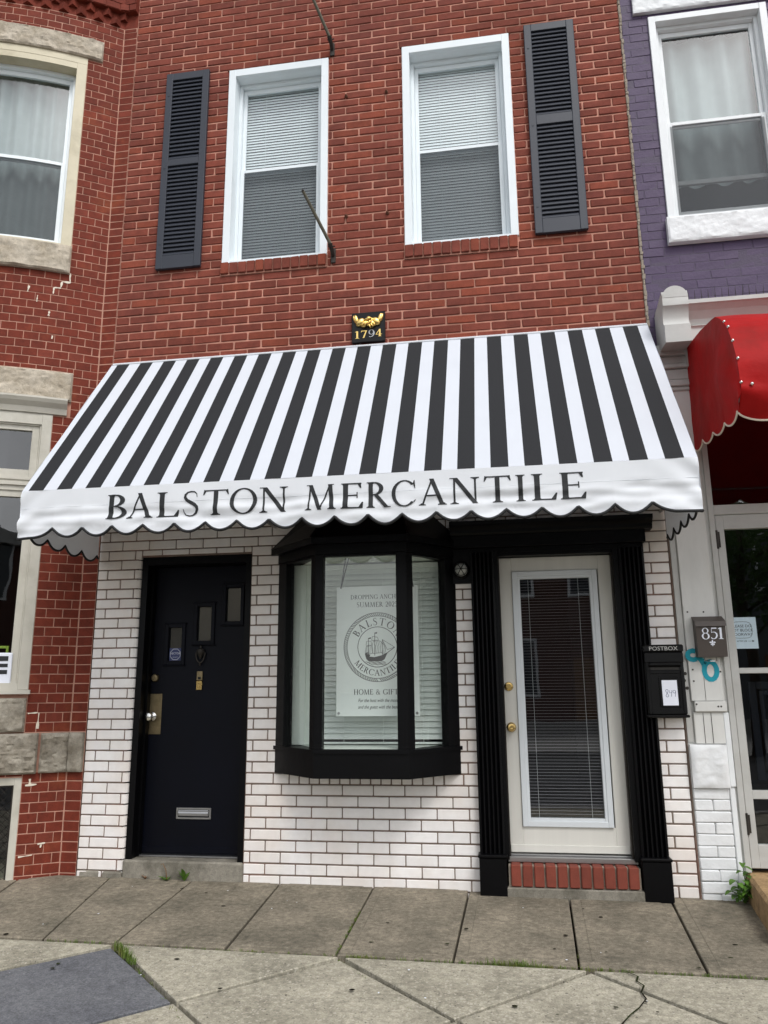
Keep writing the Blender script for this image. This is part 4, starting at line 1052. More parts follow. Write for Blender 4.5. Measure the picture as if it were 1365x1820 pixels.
# ragged mortar seam between the two houses
m = MB(); z = 3.9
while z < ZT:
    h = random.uniform(.02, .06); m.cbox(XR-.004+random.uniform(-.004, .002), XR+.012+random.uniform(-.002, .006), -.006-random.random()*.006, .02, z, z+h, .003, .002); z += h
m.build('party_seam', 'step_mortar', rh)
m = MB(); z = -.05
while z < 3.0:
    h = random.uniform(.05, .12); m.cbox(XR+.0045, XR+.014, -.004, .02, z, z+h, .002, .001); z += h
m.build('party_seam', 'mortar_grey', rh)
for i, o in enumerate((PW, sh2(PW))):
    a, b, c, d = o
    sash_window(rh, flat_map, a, b, c, d, 5.69, .055, 'white_paint', 'white_paint', .06, screen=False, casd=-.018)
    m = MB(); pane(m, a+.1, b-.1, 4.87, 5.66, .052); m.build('insect_screen', 'insect_screen', rh)
    m = MB(); m.box(a+.08, b-.08, .1, .125, 5.16, 5.195); m.build('raised_sash_rail', 'grey_white', rh)
    e = PS if i == 0 else sh2(PS); stone(e[0], e[1], -.05, e[2], e[3], 'sill_stone', 'stone_white', .016, 51+i, rh, flat_map)
    e = PL_ if i == 0 else sh2(PL_); stone(e[0], e[1], -.03, e[2], e[3], 'lintel_stone', 'stone_white', .016, 55+i, rh, flat_map)
curtain('curtain', 'sheer white curtain in the window above the red awning', 1.45, 2.18, 5.2, 6.58, .2, flat_map, 4, 'curtain', .03)
# white shopfront: pilaster boards, stone block, painted bricks, bracket, cornice
pil = MB().box(1.156, 1.43, .0, .05, -.08, 3.6).build('pilaster', 'old_white', rh)
m = MB(); m.cbox(1.156, 1.196, -.012, .02, .95, 3.42, .003); m.build('edge_board', 'grey_white', pil)
m = MB(); m.cbox(1.199, 1.405, -.028, .0, 1.215, 3.42, .004); m.build('board', 'old_white', pil)
m = MB(); m.cbox(1.203, 1.395, -.026, .0, .942, 1.145, .004); m.build('board', 'old_white', pil)
m = MB(); m.cbox(1.212, 1.415, -.045, .0, 1.146, 1.213, .005); m.build('batten', 'old_white', pil)
m = MB()
for x in (1.262, 1.312): m.box(x, x+.003, -.0285, -.0262, .945, 1.14)
for x in (1.29,): m.box(x, x+.002, -.0302, -.0282, 1.22, 1.5)
m.build('board_crack', 'iron', pil)
m = MB()
for x, z in ((1.226, 1.805), (1.33, 1.803), (1.225, 1.42), (1.40, 1.405), (1.225, 1.345), (1.225, 1.195), (1.36, 1.18), (1.378, 1.18)): m.lathe([(.006, 0), (.006, -.002)], (x, -.0285 if z > 1.21 else -.0455, z), 'y', 8)
for x, z in ((1.178, 1.395), (1.168, 1.35), (1.182, 1.30)): m.lathe([(.011, 0), (.011, -.003)], (x, -.012, z), 'y', 10)
m.build('nail_head', 'iron', pil)
m = MB(); rock_box(m, 1.160, 1.388, -.04, .0, .668, .938, .022, .014, 71, .03); m.build('stone_block', 'stone_white', pil, smooth=True, auto=50)
m = MB(); m.cbox(1.39, 1.425, -.03, .0, .675, 1.14, .004); m.build('trim_strip', 'white_paint', pil)
m = MB(); m.cbox(1.385, 1.418, -.02, .0, -.03, .672, .004); m.build('trim_strip', 'white_paint', pil)
for r in range(10):
    z = -.04+r*.0705; xs = [1.158, 1.384] if r % 2 else [1.158, 1.275, 1.384]
    for i in range(len(xs)-1):
        MB().cbox(xs[i]+.0015, xs[i+1]-.0015, -.018+random.uniform(-.003, .003), .0, z+.002, min(z+.0690, .666), .006, .002).build('painted_brick', 'stone_white', pil)
m = MB()
def spray(pts, w):
    P = [Vector((p[0], 0, p[1])) for p in pts]; Q = []
    for i, p in enumerate(P):
        t = (P[min(i+1, len(P)-1)]-P[max(i-1, 0)]); t.normalize(); n = Vector((-t.z, 0, t.x)); Q.append((p+n*w, p-n*w))
    return Q
for pts in ([(1.235+.035*math.cos(a), 1.515+.03*math.sin(a)) for a in [R(60+30*i) for i in range(9)]]+[(1.26, 1.50), (1.30, 1.475)],
            [(1.338+.040*math.cos(a), 1.412+.058*math.sin(a)) for a in [R(110+24*i) for i in range(16)]], [(1.28, 1.49), (1.30, 1.45), (1.30, 1.42)]):
    Q = spray(pts, .016)
    for i in range(len(Q)-1):
        m.add([(q.x, -.0302-.0003*i/len(Q), q.z) for q in (Q[i][0], Q[i+1][0], Q[i+1][1], Q[i][1])], [(0, 1, 2, 3)])
gf = m.build('graffiti', 'teal_spray', pil); gf['label'] = 'turquoise sprayed loop of graffiti'
# capital under the bracket
m = MB(); zz = 3.40
for i, (d, h) in enumerate(((.045, .03), (.06, .05), (.05, .085), (.075, .035), (.06, .06), (.09, .04), (.07, .05))):
    m.cbox(1.17, 1.395, -d, .05, zz, zz+h-.001, .006); zz += h
m.build('capital', 'grey_white', pil)
br = MB()
bx0, bx1 = 1.198, 1.374
prof = [(.02, 3.70), (-.29, 3.67), (-.295, 3.80), (-.28, 3.80), (-.262, 3.83), (-.262, 3.865), (-.283, 3.93), (-.30, 3.945), (-.30, 4.02), (-.28, 4.06), (.02, 4.0)]
br.prism([(p[0], p[1]) for p in prof], 'x', bx0, bx1)
cyl = [((bx0+bx1)/2+(bx1-bx0)/2*math.cos(PI*i/14), 4.005+.088*math.sin(PI*i/14)) for i in range(15)]
br.prism(cyl, 'y', -.302, -.02)
br.build('bracket', 'grey_white', rh, smooth=True, auto=35, fix=True)
m = MB(); duct(m, [(.02, 3.56), (-.10, 3.56), (-.10, 3.70), (-.2, 3.71), (-.2, 3.80), (-.205, 3.81), (-.215, 3.815), (-.19, 3.83), (-.2, 3.87), (-.235, 3.92), (-.27, 3.95), (-.285, 3.955), (-.285, 3.985), (.02, 4.02)], bx1+.001, RX1); m.build('shopfront_cornice', 'grey_white', rh, fix=True)
spk = thing('bird_spike_strip', 'thin metal bird spikes standing along the white shopfront cornice', 'bird spikes', (1.9, -.2, 3.99))
x = 1.39; m = MB()
m.box(1.38, 2.9, -.25, -.225, 3.992, 3.997)
while x < 2.9:
    m.tube([(x, -.237, 3.99), (x+random.uniform(-.004, .004), -.25, 3.99+random.uniform(.08, .10))], [.0035, .0009], 5)
    x += .046
m.build('spikes', 'iron', spk)
# shop door, transom, step
dfm = MB(); dfm.cbox(1.43, 1.468, -.022, .08, .16, 3.56, .003); dfm.cbox(2.30, 2.34, -.022, .08, .16, 3.56, .003); dfm.cbox(1.468, 2.30, -.018, .08, 2.475, 2.545, .003)
df = dfm.build('door_frame', 'grey_white', rh)
m = MB(); pane(m, 1.468, 2.30, 2.545, 3.56, .05); m.build('transom_light', 'glass_shop', df)
m = MB(); m.box(2.34, RX1, .0, .06, -.1, 3.56); m.build('shopfront_panel', 'grey_white', rh)
m = MB(); m.box(1.43, 2.34, .09, .12, -.1, .2); m.build('door_sill', 'iron', rh)
m = MB(); frame(m, 1.472, 2.296, .185, 2.472, .052, -.012, .035, 1, .1, .14); m.cbox(1.524, 2.244, -.010, .033, 1.392, 1.428, .002); m.cbox(1.524, 2.244, -.010, .033, .6, .652, .002)
sdoor = m.build('door', 'grey_white', rh)
for a, b in ((.325, .60), (.652, 1.392), (1.428, 2.372)):
    m = MB(); pane(m, 1.523, 2.245, a, b, .012); m.build('pane', 'glass_shop', sdoor)
for z in (2.30, .45):
    m = MB(); m.tube([(1.4705, -.018, z-.065), (1.4705, -.018, z+.065)], .009, 8); m.box(1.4715, 1.492, -.0155, -.0122, z-.055, z+.055); m.build('hinge', 'iron', sdoor)
m = MB(); frame(m, 1.60, 2.17, .70, 1.34, .05, .10, .12); frame(m, 1.66, 1.86, .76, 1.28, .03, .09, .10); m.build('inner_panel', 'navy_paint', rh)
nt_ = thing('door_notice', 'small white paper notice taped inside the shop door glass', 'notice', (1.6, .02, 1.66))
m = MB(); m.box(1.49, 1.672, .018, .02, 1.555, 1.765); m.build('sheet', 'paper', nt_)
m = MB(); put_text(m, 'PLEASE DO', .026, 1.575, .0172, 1.705); put_text(m, 'NOT BLOCK', .026, 1.575, .0172, 1.677); put_text(m, 'DOORWAY', .026, 1.575, .0172, 1.649); put_text(m, 'AFTER USE', .014, 1.57, .0172, 1.605)
for k in range(24):
    def rr(a):
        c = math.cos(a); s_ = math.sin(a); q = (abs(c)**4+abs(s_)**4)**-.25; return (1.575+.066*c*q, 1.68+.055*s_*q)
    a = rr(2*PI*k/24); b = rr(2*PI*(k+1)/24); dx, dz = b[0]-a[0], b[1]-a[1]; l = math.hypot(dx, dz) or 1; w = .0012
    m.add([(a[0]-dz/l*w, .0172, a[1]+dx/l*w), (b[0]-dz/l*w, .0172, b[1]+dx/l*w), (b[0]+dz/l*w, .0172, b[1]-dx/l*w), (a[0]+dz/l*w, .0172, a[1]-dx/l*w)], [(0, 1, 2, 3)])
m.add([(1.61, .0172, 1.604), (1.64, .0172, 1.604), (1.64, .0172, 1.606), (1.61, .0172, 1.606)], [(0, 1, 2, 3)]); m.add([(1.636, .0172, 1.598), (1.65, .0172, 1.605), (1.636, .0172, 1.612)], [(0, 1, 2)])
m.build('print', 'print_black', nt_)
m = MB(); m.cbox(1.432, 2.7, -.9, .09, -.12, .155, .018, .006)
for i, v in enumerate(m.v):
    if v[0] < 1.5: m.v[i] = (v[0]+v[1]*.115, v[1], v[2])
m.build('step', 'tan_stone', rh)
# brown letterbox 851
lb = thing('letterbox', 'brown metal letterbox numbered 851 on the white pilaster', 'letterbox', (1.345, -.03, 1.5))
m = MB(); m.prism([(-.029, 1.5), (-.105, 1.5), (-.115, 1.725), (-.029, 1.76)], 'x', 1.252, 1.438); m.build('body', 'brown_metal', lb, fix=True)
m = MB(); m.prism([(-.028, 1.772), (-.118, 1.733), (-.128, 1.70), (-.124, 1.70), (-.113, 1.728), (-.028, 1.762)], 'x', 1.247, 1.443); m.build('lid', 'brown_metal', lb, fix=True)
m = MB()
for c, x0, x1 in (('8', 1.283, 1.333), ('5', 1.338, 1.385), ('1', 1.385, 1.425)):
    m = MB(); put_glyph(m, c, x0, x1, 1.615, .075, lambda x, z, k: (x, -.1125-(z-1.615)*.045-.002-k, z)); m.build('numeral', 'paper', lb)
m = MB(); fx, fz = 1.348, 1.588
m.ell((fx, -.113, fz+.010), (.005, .002, .013)); m.ell((fx-.012, -.113, fz+.006), (.008, .002, .005)); m.ell((fx+.012, -.113, fz+.006), (.008, .002, .005)); m.box(fx-.012, fx+.012, -.1145, -.112, fz-.004, fz-.001)
m.ell((fx, -.113, fz-.012), (.004, .002, .008)); m.ell((fx-.008, -.113, fz-.008), (.005, .002, .004)); m.ell((fx+.008, -.113, fz-.008), (.005, .002, .004))
m.build('fleur_emblem', 'paper', lb)
m = MB(); m.tube([(1.30, -.06, 1.5), (1.30, -.065, 1.478), (1.33, -.09, 1.472), (1.36, -.09, 1.472), (1.375, -.065, 1.478), (1.375, -.06, 1.5)], .003, 6); m.build('paper_hook', 'steel', lb)
# red awning
ra = thing('red_awning', 'red vinyl awning with cream piping over the shop door', 'awning', (2.3, -.3, 3.0))
RA0, RA1 = 1.382, 3.6
rprof = [(-.02, 3.715), (-.45, 3.655), (-.83, 3.575), (-.95, 3.50), (-1.05, 3.40), (-1.115, 3.277), (-1.165, 3.14), (-1.17, 3.0)]
def rp(t):
    t *= len(rprof)-1; i = min(int(t), len(rprof)-2); f = t-i
    return (rprof[i][0]*(1-f)+rprof[i+1][0]*f, rprof[i][1]*(1-f)+rprof[i+1][1]*f)
def scal(d, p, h): q = abs(math.sin(PI*d/p)); return h*(1-q**.6)
m = MB()
def rf(u, v):
    x = RA0+(RA1-RA0)*u
    sag = .022*noise.noise(Vector((x*3, v*4, 2)))
    if v < .75:
        y, z = rp(v/.75); k = math.sin(PI*min(1, v/.75)); return (x, y+sag*k*.8, z+sag*k)
    f = (v-.75)/.25; d = x-RA0; zb = 2.80+scal(d+.0, .31, .055); return (x, -1.17+.10*f*f+.03*noise.noise(Vector((x*5, f*2, 1))), 3.0*(1-f)+zb*f)
m.grid(rf, 90, 36); m.build('canopy', 'red_vinyl', ra, smooth=True)
m = MB()
def rs(u, v):
    # side panel: u from wall to front, v from bottom to top profile
    t = u; y, z = rp(min(1, t)); yy = y
    d = -yy; zb = 2.93-.11*min(1, d/1.1)+scal(d, .29, .05); w = .018*noise.noise(Vector((yy*4, v*3, 5)))
    w += -.05*math.exp(-((yy+.95)/.16)**2)*math.exp(-((v-.35)/.25)**2)
    return (RA0+w*math.sin(PI*v), yy+.10*(1-v)**3*(d/1.17), zb*(1-v)+z*v)
m.grid(rs, 50, 20); m.build('side_panel', 'red_vinyl', ra, smooth=True)
m = MB(); m.tube([rf(i/180, 1) for i in range(181)], .006, 6); m.tube([rs(i/100, 0) for i in range(101)], .006, 6); m.build('piping', 'cream_trim', ra)
for y, z in ((-.99, 3.465), (-1.055, 3.40), (-1.11, 3.285), (-1.165, 3.15), (-1.172, 3.0)):
    m = MB(); m.ell((RA0+.004, y-.004, z), (.009, .009, .009), None, 10, 6); m.build('stud', 'chrome', ra, smooth=True)
m = MB(); m.ell((RA0+.06, -1.178, 2.985), (.011, .011, .011), None, 10, 6); m.build('stud', 'chrome', ra, smooth=True)
m = MB(); m.tube([(RA0+.03, -.01, 3.0), (RA0+.03, -1.1, 2.95)], .012, 8); m.tube([(RA1-.03, -.01, 3.0), (RA1-.03, -1.1, 2.95)], .012, 8); m.tube([(RA0+.03, -1.1, 2.95), (RA1-.03, -1.1, 2.95)], .012, 8); m.build('frame', 'steel', ra)

# ================================================================ striped awning
aw = thing('striped_awning', 'black and white striped shop awning with lettered scalloped valance', 'awning', (-.99, -.5, 2.3))
AX0, AX1, AYF, AZT, AZF, AZB = -3.122, 1.140, -1.046, 3.945, 2.607, 2.288
def can(u, v):
    x = AX0+(AX1-AX0)*u; y = -.012+(AYF+.012)*v; z = AZT+(AZF-AZT)*v
    sag = (.006+.004*noise.noise(Vector((x*2, v*2, 0))))*math.sin(PI*v)*abs(math.sin(PI*(x-AX0)/1.42))
    return (x, y+sag*.8, z-sag*.6)
m = MB(); m.grid(can, 120, 16); m.build('canopy', 'canvas_stripe', aw, smooth=True)
m = MB(); m.cbox(AX0+.002, AX1-.002, -.02, .006, AZT-.004, AZT+.012, .003); m.build('wall_rail', 'canvas_white', aw)
N0, NP = -2.876, .2078
def notch(x):
    """0 at the scallop's lowest point, 1 at the notch"""
    if x < N0: q = (x-AX0)/(N0-AX0); return max(0, (q-.45)/.55)**2.2
    e = N0+18*NP
    if x > e: q = (AX1-x)/(AX1-e); return max(0, (q-.45)/.55)**2.2
    f = ((x-N0)/NP) % 1; return abs(2*f-1)**2.0
def vbot(x): return AZB+.004*noise.noise(Vector((x*4, 0, 0)))+.056*notch(x)
def vdisp(x, z):
    """how far the hanging cloth bellies towards the street at (x, z)"""
    h = (AZF-z)/.32; lo = max(0, min(1, (2.50-z)/.05)); q = 0
    q += .015*noise.noise(Vector((x*1.6, z*9, 3)))*lo
    q += .016*noise.noise(Vector((x*3.1+z*4, z*20, 8)))*lo*(1 if h < .8 else .5)
    q += .009*noise.noise(Vector((x*7-z*9, z*15, 5)))*lo
    q += .004*noise.noise(Vector((x*2, z*5, 1)))
    for e, sg in ((AX0, 1), (AX1, -1)):
        d = (x-e)*sg; q += .010*math.sin(38*(d*.75+(AZF-z)*.9))*math.exp(-d/.11)
    return q+.006*notch(x)*h+.008*h
def vpt(x, z): return (x, AYF-vdisp(x, z), z)
nx = 520; nz = 26
m = MB(); m.grid(lambda u, v: vpt(AX0+(AX1-AX0)*u, AZF+(vbot(AX0+(AX1-AX0)*u)-AZF)*v), nx, nz); m.build('valance', 'canvas_white', aw, smooth=True)
m = MB(); m.tube([Vector(vpt(AX0+(AX1-AX0)*i/nx, vbot(AX0+(AX1-AX0)*i/nx)))-Vector((0, .002, 0)) for i in range(nx+1)], .009, 6); m.build('binding', 'binding', aw, smooth=True)
m = MB(); m.tube([Vector(vpt(AX0+(AX1-AX0)*i/60, 2.488))-Vector((0, .0005, 0)) for i in range(61)], .0012, 4); m.build('seam', 'canvas_white', aw)
for ex in (AX0, AX1):
    def sp_(u, v):
        y = AYF*(1-u)+-.02*u; zt = AZF+(AZT-AZF)*u; zb = AZB+.056*abs(2*(((u*4.6)+.5) % 1)-1)**2.2
        return (ex+.006*noise.noise(Vector((y*4, v*3, ex))), y, zb*(1-v)+zt*v)
    m = MB(); m.grid(sp_, 64, 16); m.build('side_panel', 'canvas_white', aw, smooth=True)
    m = MB(); m.tube([sp_(i/96, 0) for i in range(97)], .008, 6); m.build('binding', 'binding', aw, smooth=True)
m = MB(); m.tube([(AX0+.02, AYF+.02, 2.50), (AX1-.02, AYF+.02, 2.50)], .013, 8); m.tube([(AX0+.02, AYF+.03, 2.58), (AX1-.02, AYF+.03, 2.58)], .013, 8)
for x in (AX0+.025, -1.7, -.28, AX1-.025): m.tube([(x, -.02, 3.90), (x, AYF+.03, 2.575)], .013, 8); m.tube([(x, -.005, 2.52), (x, AYF+.02, 2.50)], .011, 8)
m.build('frame', 'steel', aw)
LX = [('B', -2.515, -2.369), ('A', -2.366, -2.193), ('L', -2.172, -2.016), ('S', -1.996, -1.885), ('T', -1.86, -1.69), ('O', -1.681, -1.504), ('N', -1.493, -1.303), ('M', -1.196, -.997), ('E', -.976, -.826), ('R', -.813, -.663), ('C', -.654, -.503), ('A', -.484, -.318), ('N', -.303, -.117), ('T', -.095, .066), ('I', .089, .154), ('L', .182, .334), ('E', .343, .503)]
m = MB()
def subdiv(p, d=.012):
    """cut a quad/polygon stroke so it can follow the folds of the cloth"""
    if len(p) != 4: return [p]
    a, b, c, e = p; L = max(math.dist(a, b), math.dist(c, e)); W_ = max(math.dist(b, c), math.dist(a, e)); n = max(1, int(L/d)); k = max(1, int(W_/d)); out = []
    f = lambda u, v: tuple((a[i]*(1-u)+b[i]*u)*(1-v)+(e[i]*(1-u)+c[i]*u)*v for i in (0, 1))
    for i in range(n):
        for j in range(k): out.append([f(i/n, j/k), f((i+1)/n, j/k), f((i+1)/n, (j+1)/k), f(i/n, (j+1)/k)])
    return out
for c, x0, x1 in LX:
    w, P = glyph(c); sx = (x1-x0)/w
    for k, p in enumerate(P):
        for q in subdiv([(x0+a*sx, 2.389+b*.163) for a, b in p]):
            m.add([(x, AYF-vdisp(x, z)-.0022-k*.00012, z) for x, z in q], [tuple(range(len(q)))])
lt = m.build('lettering', 'ink', aw); lt['label'] = 'black serif lettering reading BALSTON MERCANTILE'

# ================================================================ fire mark plaque 1794
pq = thing('fire_mark_plaque', 'small black plaque with gold clasped hands and the year 1794', 'plaque', (-.97, 0, 3.97))
PX0, PX1, PZ0, PZ1 = -1.104, -.838, 3.972, 4.226
m = MB(); m.cbox(PX0, PX1, -.03, .004, PZ0, PZ1, .004); m.build('tile', 'black_metal', pq)
m = MB()
for i, c in enumerate('1794'):
    if c == '9': continue
    x = PX0+.016+i*.059; m = MB(); put_glyph(m, c, x+(.008 if c == '1' else 0), x+.05, PZ0+.032+i*.002, .062, lambda x, z, k: (x, -.0335-k, z)); m.build('numeral', 'gold', pq)
m = MB(); put_glyph(m, '9', PX0+.016+2*.059, PX0+.016+2*.059+.05, PZ0+.036, .062, lambda x, z, k: (x, -.0335-k, z)); m.build('worn_numeral', 'steel', pq)
m = MB(); cx, cz = (PX0+PX1)/2, PZ0+.182
for sg in (-1, 1):
    rot = Matrix.Rotation(sg*.5, 3, 'Y')
    m.ell((cx+sg*.084, -.034, cz+.012), (.016, .014, .034), Matrix.Rotation(sg*.35, 3, 'Y')); m.ell((cx+sg*.097, -.032, cz+.016), (.010, .012, .028), Matrix.Rotation(sg*.35, 3, 'Y'))
    m.ell((cx+sg*.055, -.036, cz-.008), (.036, .018, .024), rot); m.ell((cx+sg*.025, -.038, cz-.02), (.03, .018, .022), rot)
for i in range(4): m.ell((cx-.03+i*.019, -.050, cz-.026-.004*i+.003*i*i), (.007, .012, .024), Matrix.Rotation(.75-.1*i, 3, 'Y'), 8, 6)
for i in range(3): m.ell((cx+.012+i*.016, -.048, cz-.040+.006*i), (.006, .010, .018), Matrix.Rotation(-.6, 3, 'Y'), 8, 6)
m.ell((cx-.002, -.052, cz+.004), (.026, .010, .008), Matrix.Rotation(-.3, 3, 'Y')); m.ell((cx+.012, -.046, cz+.014), (.02, .009, .007), Matrix.Rotation(.4, 3, 'Y'))
m.v = [(cx+(v[0]-cx)*1.12, -.03+(v[1]+.03)*1.25, cz-.006+(v[2]-cz)*1.32) for v in m.v]
m.build('clasped_hands', 'gold', pq, smooth=True)

# ================================================================ flag poles
def flagpole(x, z, label, dx, ln):
    t = thing('flag_pole', label, 'flag pole', (x, 0, z), 'flag poles on the brick wall')
    m = MB(); m.cbox(x-.02, x+.02, -.012, .004, z-.06, z+.07, .003); m.build('wall_plate', 'iron', t)
    m = MB(); m.tube([(x, -.01, z+.0), (x, -.05, z+.02), (x-.01, -.085, z+.07)], [.014, .016, .02], 8); m.tube([(x-.03, -.07, z+.05), (x+.03, -.07, z+.05)], .005, 6); m.build('socket', 'iron', t, smooth=True, auto=40)
    a = Vector((x-.01, -.085, z+.07)); b = a+Vector(dx)*ln
    m = MB(); m.tube([a-Vector(dx)*.03, b], [.014, .012], 8); m.build('pole', 'pole_paint', t, smooth=True, auto=50)
    m = MB(); m.ell(b, (.013, .013, .013), None, 8, 6); m.build('tip', 'iron', t, smooth=True)
flagpole(-1.262, 4.76, 'short bare metal flag pole in a bracket beside the window sill', (-.302, -.44, .60), .55)
flagpole(-1.282, 6.76, 'bare metal flag pole in a bracket above the window corner', (-.27, -.40, .62), 1.1)

# ================================================================ caged wall lamp
wl = thing('wall_lamp', 'small round caged bulkhead lamp on the black board beside the bay', 'lamp', (-.300, -.02, 2.14))
c = (-.300, -.02, 2.142)
m = MB(); m.lathe([(.062, 0), (.062, -.02), (.052, -.03), (.05, -.022)], c, 'y', 24); m.build('base_ring', 'black_metal', wl, smooth=True, auto=40, fix=True)
m = MB(); m.lathe([(.047, -.02), (.046, -.035), (.036, -.058), (.018, -.070), (.002, -.073)], c, 'y', 20); m.build('bulb_glass', 'bulb', wl, smooth=True, auto=60, fix=True)
m = MB()
for a in (0, PI/3, 2*PI/3): m.tube([(c[0]+.056*math.cos(PI*i/12)*math.cos(a), c[1]-.02-.062*math.sin(PI*i/12), c[2]+.056*math.cos(PI*i/12)*math.sin(a)) for i in range(13)], .003, 5)
m.tube([(c[0]+.045*math.cos(2*PI*i/20), c[1]-.06, c[2]+.045*math.sin(2*PI*i/20)) for i in range(20)], .003, 5, True); m.build('cage', 'black_metal', wl)

# ================================================================ black postbox
pb = thing('postbox', 'black postbox with POSTBOX lettering and handwritten 849 label on the white brick', 'postbox', (1.03, -.02, 1.1))
m = MB(); m.cbox(.905, 1.155, -.105, .0, 1.126, 1.535, .012); m.build('body', 'black_metal', pb)
m = MB(); m.cbox(.90, 1.160, -.115, .0, 1.5355, 1.585, .008); m.cbox(.905, 1.155, -.112, -.02, 1.465, 1.535, .006); m.build('cap', 'black_metal', pb)
m = MB(); m.cbox(.935, 1.125, -.125, -.10, 1.447, 1.468, .005); m.prism([(-.104, 1.435), (-.135, 1.45), (-.135, 1.456), (-.104, 1.458)], 'x', .93, 1.13); m.build('slot_hood', 'black_metal', pb, fix=True)
m = MB(); m.box(.94, 1.12, -.1065, -.105, 1.42, 1.446); m.build('slot', 'room', pb)
m = MB(); frame(m, .912, 1.148, 1.135, 1.415, .02, -.112, -.10); frame(m, .985, 1.115, 1.178, 1.375, .012, -.112, -.1); m.build('door', 'black_metal', pb)
m = MB(); m.cbox(.896, 1.164, -.118, .0, 1.112, 1.13, .006); m.build('foot', 'black_metal', pb)
m = MB(); put_text(m, 'POSTBOX', .037, 1.03, -.1165, 1.558, sx=1.12); m.build('lettering', 'grey_white', pb)
m = MB(); m.box(1.003, 1.10, -.1085, -.106, 1.19, 1.352); pp = m.build('label_paper', 'paper', pb)
m = MB()
def scrawl(pts, w=.0013):
    Q = spray(pts, w)
    for i in range(len(Q)-1): m.add([(q.x, -.1094, q.z) for q in (Q[i][0], Q[i+1][0], Q[i+1][1], Q[i][1])], [(0, 1, 2, 3)])
bx, bz = 1.022, 1.268
scrawl([(bx+.016+.007*math.sin(a)*1.0, bz+.010+.018*math.sin(a/2)) if False else (bx+.010+.008*math.sin(2*a), bz+.018*math.cos(a)+.006*math.cos(a)) for a in [2*PI*i/24 for i in range(25)]])
scrawl([(bx+.026, bz+.018), (bx+.024, bz+.002), (bx+.040, bz+.004)]); scrawl([(bx+.042, bz+.02), (bx+.036, bz-.022)])
scrawl([(bx+.056+.009*math.cos(a), bz+.010+.009*math.sin(a)) for a in [2*PI*i/14 for i in range(15)]]); scrawl([(bx+.066, bz+.014), (bx+.060, bz-.022)])
m.build('handwriting', 'sticker_blue', pb)

# ================================================================ hanging poster in the bay
PY = -.20
po = thing('hanging_poster', 'white shop poster with ship emblem hanging on cords in the bay window', 'poster', (-.885, PY, 1.12))
QX0, QX1, QZ0, QZ1 = -1.178, -.600, 1.132, 2.022
m = MB(); m.cbox(QX0, QX1, PY, PY+.006, QZ0, QZ1, .001); m.build('board', 'poster_white', po)
pm = MB(); pcx = -.888; Yp = PY-.0012
plc = lambda x, z, k: (x, Yp-k*.2, z)
put_word(pm, 'DROPPING ANCHOR', pcx, 1.932, .030, plc, .10, .92); put_word(pm, 'SUMMER 2025', pcx, 1.876, .034, plc, .10, .95); put_word(pm, 'HOME & GIFTS', pcx, 1.276, .035, plc, .10, .95)
put_text(pm, 'For the host with the most', .032, pcx, Yp, 1.236, .35, sx=.78); put_text(pm, 'and the guest with the best', .032, pcx, Yp, 1.192, .35, sx=.78)
ccx, ccz = pcx, 1.598
def ringm(r, w, n=72, k=0):
    for i in range(n):
        a, b = 2*PI*i/n, 2*PI*(i+1)/n
        pm.add([(ccx+q*math.cos(e), Yp-k, ccz+q*math.sin(e)) for q, e in ((r-w, a), (r-w, b), (r+w, b), (r+w, a))], [(3, 2, 1, 0)])
ringm(.2365, .0016); ringm(.214, .0016); ringm(.1375, .0022)
for i in range(104):
    a = 2*PI*i/104
    if abs(a-1.5*PI) < .05: continue
    b = a+.06
    pm.add([(ccx+r*math.cos(e), Yp-.0002, ccz+r*math.sin(e)) for r, e in ((.216, a), (.235, b), (.235, b+.022), (.216, a+.022))], [(0, 1, 2, 3)])
def arcword(s, rad, mid, h, flip=False, tr=.12):
    ws_ = [(glyph(c)[0]+tr)*h for c in s]; tot = sum(ws_)-tr*h; x = -tot/2
    for c, w in zip(s, ws_):
        gx = x+(w-tr*h)/2; a = mid+(gx/rad if flip else -gx/rad)
        def plc2(px, pz, k, a=a):
            if flip: rx, rz = math.cos(a), math.sin(a); tx, tz = -rz, rx; return (ccx+rx*(rad-pz)+tx*px, Yp-k*.2, ccz+rz*(rad-pz)+tz*px)
            rx, rz = math.cos(a), math.sin(a); tx, tz = rz, -rx; return (ccx+rx*(rad+pz)+tx*px, Yp-k*.2, ccz+rz*(rad+pz)+tz*px)
        put_glyph(pm, c, -(w-tr*h)/2, (w-tr*h)/2, 0, h, plc2); x += w
arcword('BALSTON', .150, PI/2, .050, tr=.16); arcword('MERCANTILE', .196, 1.5*PI, .040, True, .16)
def ppoly(pts, k=1): pm.add([(ccx+x, Yp-.0002*k, ccz+z) for x, z in pts], [tuple(range(len(pts)))])
def pline(pts, w, k=2):
    for i in range(len(pts)-1):
        a, b = pts[i], pts[i+1]; dx, dz = b[0]-a[0], b[1]-a[1]; l = math.hypot(dx, dz) or 1; nx_, nz_ = -dz/l*w, dx/l*w
        ppoly([(a[0]+nx_, a[1]+nz_), (b[0]+nx_, b[1]+nz_), (b[0]-nx_, b[1]-nz_), (a[0]-nx_, a[1]-nz_)], k)
ppoly([(-.082, -.058), (-.078, -.082), (-.06, -.098), (.03, -.098), (.05, -.085), (.062, -.06), (.075, -.036), (.03, -.058), (-.02, -.07), (-.055, -.066)])      # hull
ppoly([(-.088, -.045), (-.082, -.07), (-.055, -.066), (-.05, -.052)]); pline([(.05, -.055), (.122, -.004)], .002)
for mx_, zb, zt in ((-.062, -.06, .062), (-.018, -.06, .098), (.035, -.058, .05)): pline([(mx_, zb), (mx_, zt)], .0018, 3)
